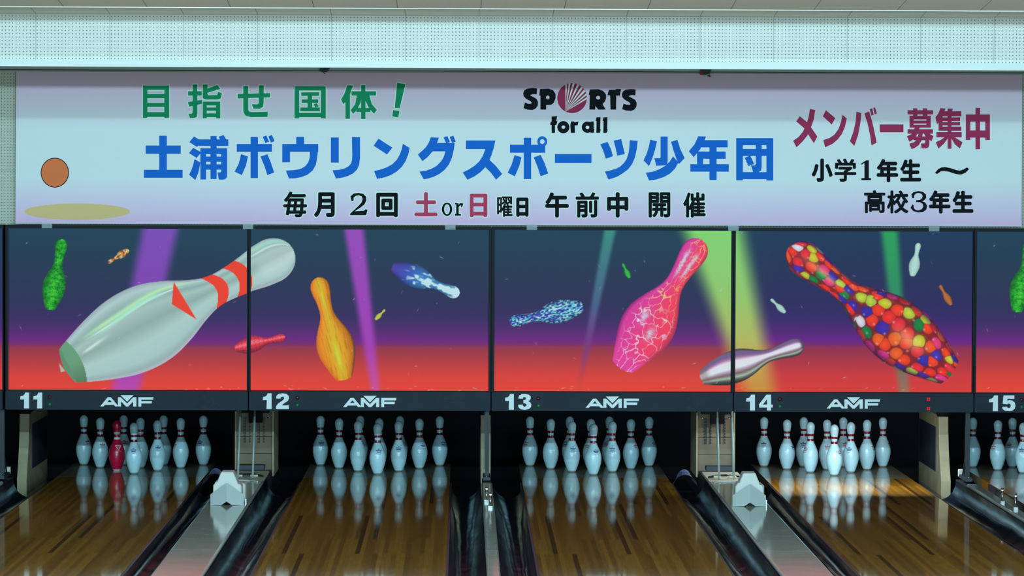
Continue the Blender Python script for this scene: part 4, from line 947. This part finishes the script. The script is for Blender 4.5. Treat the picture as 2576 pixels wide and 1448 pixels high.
    # joint line across the cap
# kickback boards (narrow) and ball lifts (wide)
for cx, hw, a, b_ in div:
    if hw > .1:
        t = empty('ball_lift', (cx, 25.6, ZC), 'ball lift with two slanted rods between lanes %d and %d' % (a, b_), 'ball lift', 'ball lifts between lane pairs')
        DP = 26.05
        x0, x1 = cx - .132, cx + .132
        bp = MB()
        for z0_, z1_ in ((.02, .165), (.168, .29), (.293, .49)): bp.box(x0, x1, DP, DP + .03, z0_, z1_)
        bp.build('back_board', M['ply'], t)
        for sx in (-1, 1):
            xe = x0 if sx < 0 else x1
            MB().box(min(xe, xe + sx * .012), max(xe, xe + sx * .012), DP - .03, DP + .6, .0, .48).build('side_board', M['tan'], t)
        for sx in (-1, 1):
            xr_ = cx + sx * .052
            MB().tube([(xr_, 24.93, ZC + .002), (xr_ + 0.000, 25.22, .60)], .0085, 12).build('rod', M['steel'], t, smooth=True)
            for u0, u1, tz in ((-.030, -.014, 0), (.012, .022, .004)):
                st = MB(); st.box(xr_ + (u0 if tz else u1 - .003), xr_ + (u0 + .003 if tz else u1), DP - .010, DP - .001, .245, .435)
                for k in range(9):
                    zz = .245 + k * .022
                    st.box(xr_ + u0, xr_ + u1, DP - .012, DP - .001, zz + tz, zz + .014)
                st.build('toothed_strip', M['post'], t)
        MB().rbox(cx - .098, cx + .098, 25.62, 25.72, ZC, ZC + .034, .004).build('buffer_block', M['slate'], t)
        MB().tube([(cx - hw * .75 + hw * 1.5 * k / 10, 24.61 + .10 * math.sin(math.pi * k / 10), ZC + .0046) for k in range(11)], .0045, 8).build('rim', M['trim'], t)
        y_ = MB()
        pts_ = [(cx - .12 + .24 * k / 12, 25.02 + .16 * math.sin(math.pi * k / 12), ZC + .0075) for k in range(13)]
        y_.tube(pts_, .007, 8); y_.build('yoke', M['post'], t)
        for sx in (-1, 1): MB().box(cx + sx * .055 - .026, cx + sx * .055 + .026, 25.06, 25.10, ZC, ZC + .012).build('foot', M['cream'], t)
        ab = MB(); ab.box(cx - .11, cx + .11, DP - .08, DP - .005, .47, .56); ab.box(cx - .04, cx + .06, DP - .10, DP - .02, .40, .47)
        ab.build('hanger_block', M['black'], t)
        MB().lathe([(.006, DP - .03), (.006, DP - .035), (.002, DP - .04)], cx - .10, .44, 10, axis='y').build('bolt', M['chrome'], t)
        MB().lathe([(.006, DP - .03), (.006, DP - .035), (.002, DP - .04)], cx + .10, .44, 10, axis='y').build('bolt', M['chrome'], t)
    else:
        t = empty('kickback_board', (cx, 26.1, 0), 'tan kickback board standing between lanes %d and %d' % (a, b_), 'kickback board', 'kickback boards beside the pin decks')
        # board with a front edge that curves forward at its foot
        ol = [(27.25, -.298), (27.25, .455), (26.14, .455), (26.12, .45)] + [(26.12 - .16 * (k / 8) ** 2.0, .45 - .47 * k / 8) for k in range(1, 9)] + [(25.965, -.10), (25.965, -.298)]
        kb = MB(); n = len(ol); i = 0
        kb.v += [(cx - .036, y, z) for y, z in ol] + [(cx + .036, y, z) for y, z in ol]
        kb.f.append(tuple(range(n))); kb.f.append(tuple(reversed(range(n, 2 * n)))); kb.m += [0, 0]
        for k in range(n): kb.f.append((k, k + n, (k + 1) % n + n, (k + 1) % n)); kb.m.append(0)
        o = kb.build('board', M['tan'], t)
        smooth_edges(o)
        for sx in (-1, 1):
            MB().box(cx + sx * .037 if sx > 0 else cx - .041, cx + .041 if sx > 0 else cx - .037, 26.26, 27.2, .03, .36).build('rubber_pad', M['slate'], t)
        tp = MB(); tp.tube([(cx - .05, 26.10, .50), (cx + .05, 26.10, .50)], .05, 18); tp.build('top_roll', M['black'], t, smooth=True)
        # black post on the divider
        p = empty('mask_post', (cx, 24.85, ZC), 'slim black post on the divider between lanes %d and %d' % (a, b_), 'post', 'posts carrying the masking panels')
        MB().rbox(cx - .016, cx + .016, 24.86, 24.89, ZC + .02, zbar0 - .001, .003).build('upright', M['post'], p)
        MB().rbox(cx - .026, cx + .026, 24.78, 25.10, ZC, ZC + .026, .004).build('foot', M['slate'], p)
        MB().tube([(cx, 25.10, ZC + .02), (cx, 24.90, .31)], .006, 8).build('brace', M['post'], p)
        MB().lathe([(.007, ZC + .026), (.007, ZC + .031), (.003, ZC + .033)], cx, 24.81, 10).build('bolt', M['chrome'], p)
        MB().rbox(cx - .020, cx + .018, 25.16, 25.20, ZC, ZC + .055, .005).build('limit_switch', M['whiteplastic'], p)
        # chrome latch
        q = empty('chrome_latch', (cx, 22.9, ZC), 'small chrome twin knob latch on the divider between lanes %d and %d' % (a, b_), 'latch', 'chrome latches on the narrow dividers')
        for dy, dx_ in ((0.0, .010), (.42, -.012)):
            yy = 22.75 + dy
            MB().box(cx + dx_ - .014, cx + dx_ + .014, yy - .02, yy + .02, ZC - .001, ZC + .016).build('base', M['chrome'], q)
            MB().tube([(cx + dx_, yy, ZC + .015), (cx + dx_, yy, ZC + .07)], .005, 8).build('stem', M['chrome'], q, smooth=True)
            kn = MB()
            kn.tube([(cx + dx_ - .010, yy, ZC + .085), (cx + dx_ - .008, yy, ZC + .085), (cx + dx_, yy, ZC + .085), (cx + dx_ + .008, yy, ZC + .085), (cx + dx_ + .010, yy, ZC + .085)], [.016, .021, .018, .021, .016], 20)
            kn.build('knob', M['chrome'], q, smooth=True)
# white covers on the wide dividers
def cover(cxp, ybase, label):
    c0 = atz(cxp, ybase, ZC + .001); s = F / c0.y
    t = empty('deflector_cover', c0, label, 'cover', 'white covers on the wide dividers')
    w = 42 / s; y0 = c0.y
    h1, h2 = .070, .150
    pl = MB(); dz = .0
    for sx in (-1, 1):
        fold = y0 - .0
        A = [(c0.x + sx * w, y0 + .05, ZC), (c0.x + sx * w, y0 + .05, ZC + h1), (c0.x, y0 - .01, ZC + h2), (c0.x, y0 - .01, ZC + .030), (c0.x + sx * w * .34, y0 + .01, ZC + .003)]
        if sx > 0: A = A[::-1]
        pl.face(A); pl.face([(p[0], p[1] + .006, p[2]) for p in A][::-1])
    pl.build('front_plate', M['greyplate'], t)
    st = [(-.88, 0), (-.40, 0), (0, .036), (.40, 0), (.88, 0), (.88, .118), (.80, .134), (.66, .137), (.62, .150), (.40, .205), (.36, .212), (-.34, .212), (-.40, .205), (-.58, .160), (-.60, .150), (-.72, .148), (-.78, .136), (-.86, .125)]
    bd = MB().prism([(c0.x + x * w * .98, ZC + z * 1.02) for x, z in st], y0 + .055, y0 + .20, 0, ch=.006)
    o = bd.build('cover_body', M['whiteplastic'], t)
    rr = MB().rbox(c0.x + w * .05, c0.x + w * 1.02, y0 + .205, y0 + .38, ZC, ZC + .13, .012)
    rr.build('rear_box', M['whiteplastic'], t)
    sc_ = MB().box(c0.x + w * 1.02, c0.x + w * 1.12, y0 + .12, y0 + .16, ZC, ZC + .035); sc_.build('clip', M['chrome'], t)
cover(570, 1271.5, 'white house-shaped cover on the divider left of lane 12')
cover(1886.5, 1274, 'white house-shaped cover on the divider left of lane 14')

# ------------------------------------------------------------------ bowling pins
def pin_mat(name, col, rough=.28):
    m, nt, b = new_mat(name); N = nt.nodes; L = nt.links
    tc = N.new('ShaderNodeTexCoord'); n = N.new('ShaderNodeTexNoise'); n.inputs['Scale'].default_value = 170; n.inputs['Detail'].default_value = 2
    oi = N.new('ShaderNodeObjectInfo'); ad = N.new('ShaderNodeVectorMath'); ad.operation = 'ADD'
    L.new(tc.outputs['Object'], ad.inputs[0]); L.new(oi.outputs['Location'], ad.inputs[1]); L.new(ad.outputs[0], n.inputs['Vector'])
    r = N.new('ShaderNodeValToRGB'); r.color_ramp.elements[0].position = .27; r.color_ramp.elements[0].color = (*[c * .45 for c in col], 1); r.color_ramp.elements[1].position = .33; r.color_ramp.elements[1].color = (*col, 1)
    L.new(n.outputs['Fac'], r.inputs[0]); L.new(r.outputs[0], b.inputs['Base Color'])
    b.inputs['Roughness'].default_value = rough; b.inputs['Coat Weight'].default_value = .4; b.inputs['Coat Roughness'].default_value = .12
    return m
M['pin_white'] = pin_mat('pin_white', (.56, .80, .89)); M['pin_red'] = mat('pin_stripe_red', (.22, .004, .018), rough=.3, coat=.4)
M['pin_pink'] = pin_mat('pin_pink', (.66, .006, .055)); M['pin_base'] = mat('pin_base_ring', (.34, .36, .35), rough=.6)
M['emb_blue'] = mat('emblem_blue', (.02, .04, .25), rough=.4); M['emb_red'] = mat('emblem_red', (.42, .015, .06), rough=.4); M['emb_white'] = mat('emblem_white', (.80, .78, .76), rough=.4)
HP = .381
_ph = np.array(PRO_H); _pr = np.array(PRO_R)
def smooth_prof():
    hs = [0, .002, .006] + list(np.linspace(.012, .30, 30)) + list(np.linspace(.305, .343, 9)) + [.343 + .038 * math.sin(a) for a in np.linspace(.12, math.pi / 2, 12)]
    hs += [.236, .2545, .274, .2915, .0105]
    hs = sorted(set(round(h, 5) for h in hs))
    # cubic-smoothed radius
    X_ = PRO_H[:14] * HP; Y_ = PRO_R[:14] * HP
    d = np.gradient(Y_, X_)
    out = []
    for h in hs:
        if h <= X_[-1]:
            k = min(max(int(np.searchsorted(X_, h) - 1), 0), len(X_) - 2); hh = X_[k + 1] - X_[k]; t = (h - X_[k]) / hh
            r = (2 * t**3 - 3 * t**2 + 1) * Y_[k] + (t**3 - 2 * t**2 + t) * hh * d[k] + (-2 * t**3 + 3 * t**2) * Y_[k + 1] + (t**3 - t**2) * hh * d[k + 1]
            if h < .006: r = r - (.006 - h) * .5
        else:
            q = (h - X_[-1]) / (HP - X_[-1]); r = Y_[-1] * math.sqrt(max(0, 1 - q * q)) + .0004
        out.append((r, h))
    return out
PP = smooth_prof()
def prad(h): return float(np.interp(h, [p[1] for p in PP], [p[0] for p in PP]))
def band(h0, h1):
    h = (h0 + h1) / 2
    if h < .009: return 2
    return 1 if (.236 < h < .2545 or .274 < h < .2915) else 0
def pin_mesh(name, mats):
    mb = MB().lathe(PP, 0, 0, 40, mi=band); o = mb.build(name, mats, smooth=True); return o
def wrap(polys):
    """flat shapes (u sideways, v height, metres) wrapped on the pin's face towards the bowler (-y)"""
    mb = MB(); k = 0
    for p in polys:
        # cut into short spans so the shape follows the curve
        mb.face([((prad(v) + .0007) * math.sin(u / prad(v)), -(prad(v) + .0007) * math.cos(u / prad(v)), v) for u, v in p])
    return mb
def bar_poly(u0, u1, v, h, bow=0.0, n=10):
    top = [(u0 + (u1 - u0) * k / n, v + h / 2 + bow * (1 - (2 * k / n - 1) ** 2)) for k in range(n + 1)]
    return [([(top[k][0], top[k][1] - h), (top[k + 1][0], top[k + 1][1] - h), top[k + 1], top[k]]) for k in range(n)]
def crown():
    ps = []
    ps += [[(-.002, .186), (.002, .186), (.0015, .194), (-.0015, .194)], [(-.007, .191), (-.003, .188), (-.001, .190), (-.006, .1935)], [(.003, .188), (.007, .191), (.006, .1935), (.001, .190)]]
    for k in range(6):                                   # the row of heavy slanted letters
        u = -.021 + k * .0072
        ps.append([(u, .1765), (u + .0050, .1765), (u + .0066, .1838 - (k % 2) * .001), (u + .0016, .1838)])
    ps += bar_poly(-.022, .022, .178, .003)
    for k in range(5):
        u = -.016 + k * .0066; ps.append([(u, .1655), (u + .0052, .1655), (u + .006, .1715), (u + .0012, .1715)])
    ps += bar_poly(-.017, .017, .1685, .0032)
    ps += bar_poly(-.0205, .0205, .1600, .0016, -.004) + bar_poly(-.010, .010, .1515, .0012)
    return ps
def fan():
    ps = bar_poly(-.024, .024, .1905, .0032, .003)
    for sg in (-1, 1):
        for k in range(10):
            f0, f1 = k / 10, (k + 1) / 10
            q = [(sg * .024 * (1 - f0), .190 - .034 * f0), (sg * .024 * (1 - f1), .190 - .034 * f1), (sg * (.0175 * (1 - f1) - .000), .190 - .030 * f1), (sg * .0175 * (1 - f0), .190 - .030 * f0)]
            ps.append(q if sg < 0 else q[::-1])
    n = 14
    for k in range(n):
        a, b2 = 2 * math.pi * k / n, 2 * math.pi * (k + 1) / n
        ps.append([(.0085 * math.cos(a), .180 + .0085 * math.sin(a)), (.0085 * math.cos(b2), .180 + .0085 * math.sin(b2)), (.006 * math.cos(b2), .180 + .006 * math.sin(b2)), (.006 * math.cos(a), .180 + .006 * math.sin(a))][::-1])
    ps += bar_poly(-.020, .020, .1485, .0018, .003)
    return ps
proto_b = pin_mesh('bowling_pin', [M['pin_white'], M['pin_red'], M['pin_base']])
emb_b = wrap(crown()).build('emblem', M['emb_blue'], proto_b); emb_b['label'] = 'blue crown emblem'
emb_r = wrap(crown()).build('emblem', M['emb_red'], proto_b); emb_r['label'] = 'red crown emblem'
OFF = {1: (0, 0), 2: (-.5, 1), 3: (.5, 1), 4: (-1, 2), 5: (0, 2), 6: (1, 2), 7: (-1.5, 3), 8: (-.5, 3), 9: (.5, 3), 10: (1.5, 3)}
POSN = {1: 'front pin of the triangle', 2: 'left pin of the second row', 3: 'right pin of the second row', 4: 'left end pin of the third row', 5: 'middle pin of the third row', 6: 'right end pin of the third row', 7: 'left corner pin of the back row', 8: 'inner left pin of the back row', 9: 'inner right pin of the back row', 10: 'right corner pin of the back row'}
EMB = {11: {7: ('r', 45), 4: ('r', 28), 2: None, 8: ('r', 10), 1: ('b', 0), 5: ('b', 180), 3: ('b', 10), 9: ('r', 170), 6: ('r', -62), 10: ('b', -30)},
       12: {7: ('b', 12), 4: ('b', -78), 2: ('r', 180), 8: ('r', 100), 1: ('b', 12), 5: ('b', 160), 3: ('b', 0), 9: ('r', 62), 6: ('b', 38), 10: ('b', 35)},
       13: {7: ('r', -45), 4: ('r', 180), 2: ('b', 10), 8: ('b', -40), 1: ('b', 24), 5: ('r', -40), 3: ('b', -4), 9: ('r', -30), 6: ('r', 48), 10: ('b', 50)},
       14: {7: ('b', -8), 4: ('b', 58), 2: ('r', -55), 8: ('b', -10), 1: ('r', 50), 5: ('r', 0), 3: ('b', -22), 9: ('r', 15), 6: ('r', 62), 10: ('r', 68)},
       15: {7: ('r', 180), 4: ('r', -52), 8: ('r', -40), 2: ('b', -25)}, 10: {10: ('b', 160)}}
used = False
def put_pin(lane, k, e):
    global used
    ox, oy = OFF[k]
    o = proto_b.copy(); C.objects.link(o)
    o.location = (LX[lane] + ox * .3048, D_HEAD + oy * .264, .0005); o.rotation_euler = (0, 0, math.radians(e[1]))
    em = (emb_b if e[0] == 'b' else emb_r).copy(); C.objects.link(em); em.parent = o
    where = 'under number %d' % lane if lane != 10 else 'by the left picture edge'
    tag(o, 'white red-banded bowling pin, %s %s' % (POSN[k], where), 'bowling pin', 'bowling pins standing on the decks')
for lane, d in EMB.items():
    for k, e in d.items():
        if e is None: continue
        put_pin(lane, k, e)
for o in (emb_b, emb_r, proto_b): bpy.data.objects.remove(o)
pk = pin_mesh('bowling_pin', [M['pin_pink'], M['emb_white'], M['emb_white']])
fe = wrap(fan()).build('emblem', M['emb_white'], pk); fe['label'] = 'white fan emblem'
pk.location = (LX[11] - .1524 + .0, D_HEAD + .264, .0005); pk.rotation_euler = (0, 0, math.radians(18))
tag(pk, 'deep pink bowling pin with white neck bands in the second row under number 11', 'bowling pin', 'bowling pins standing on the decks')
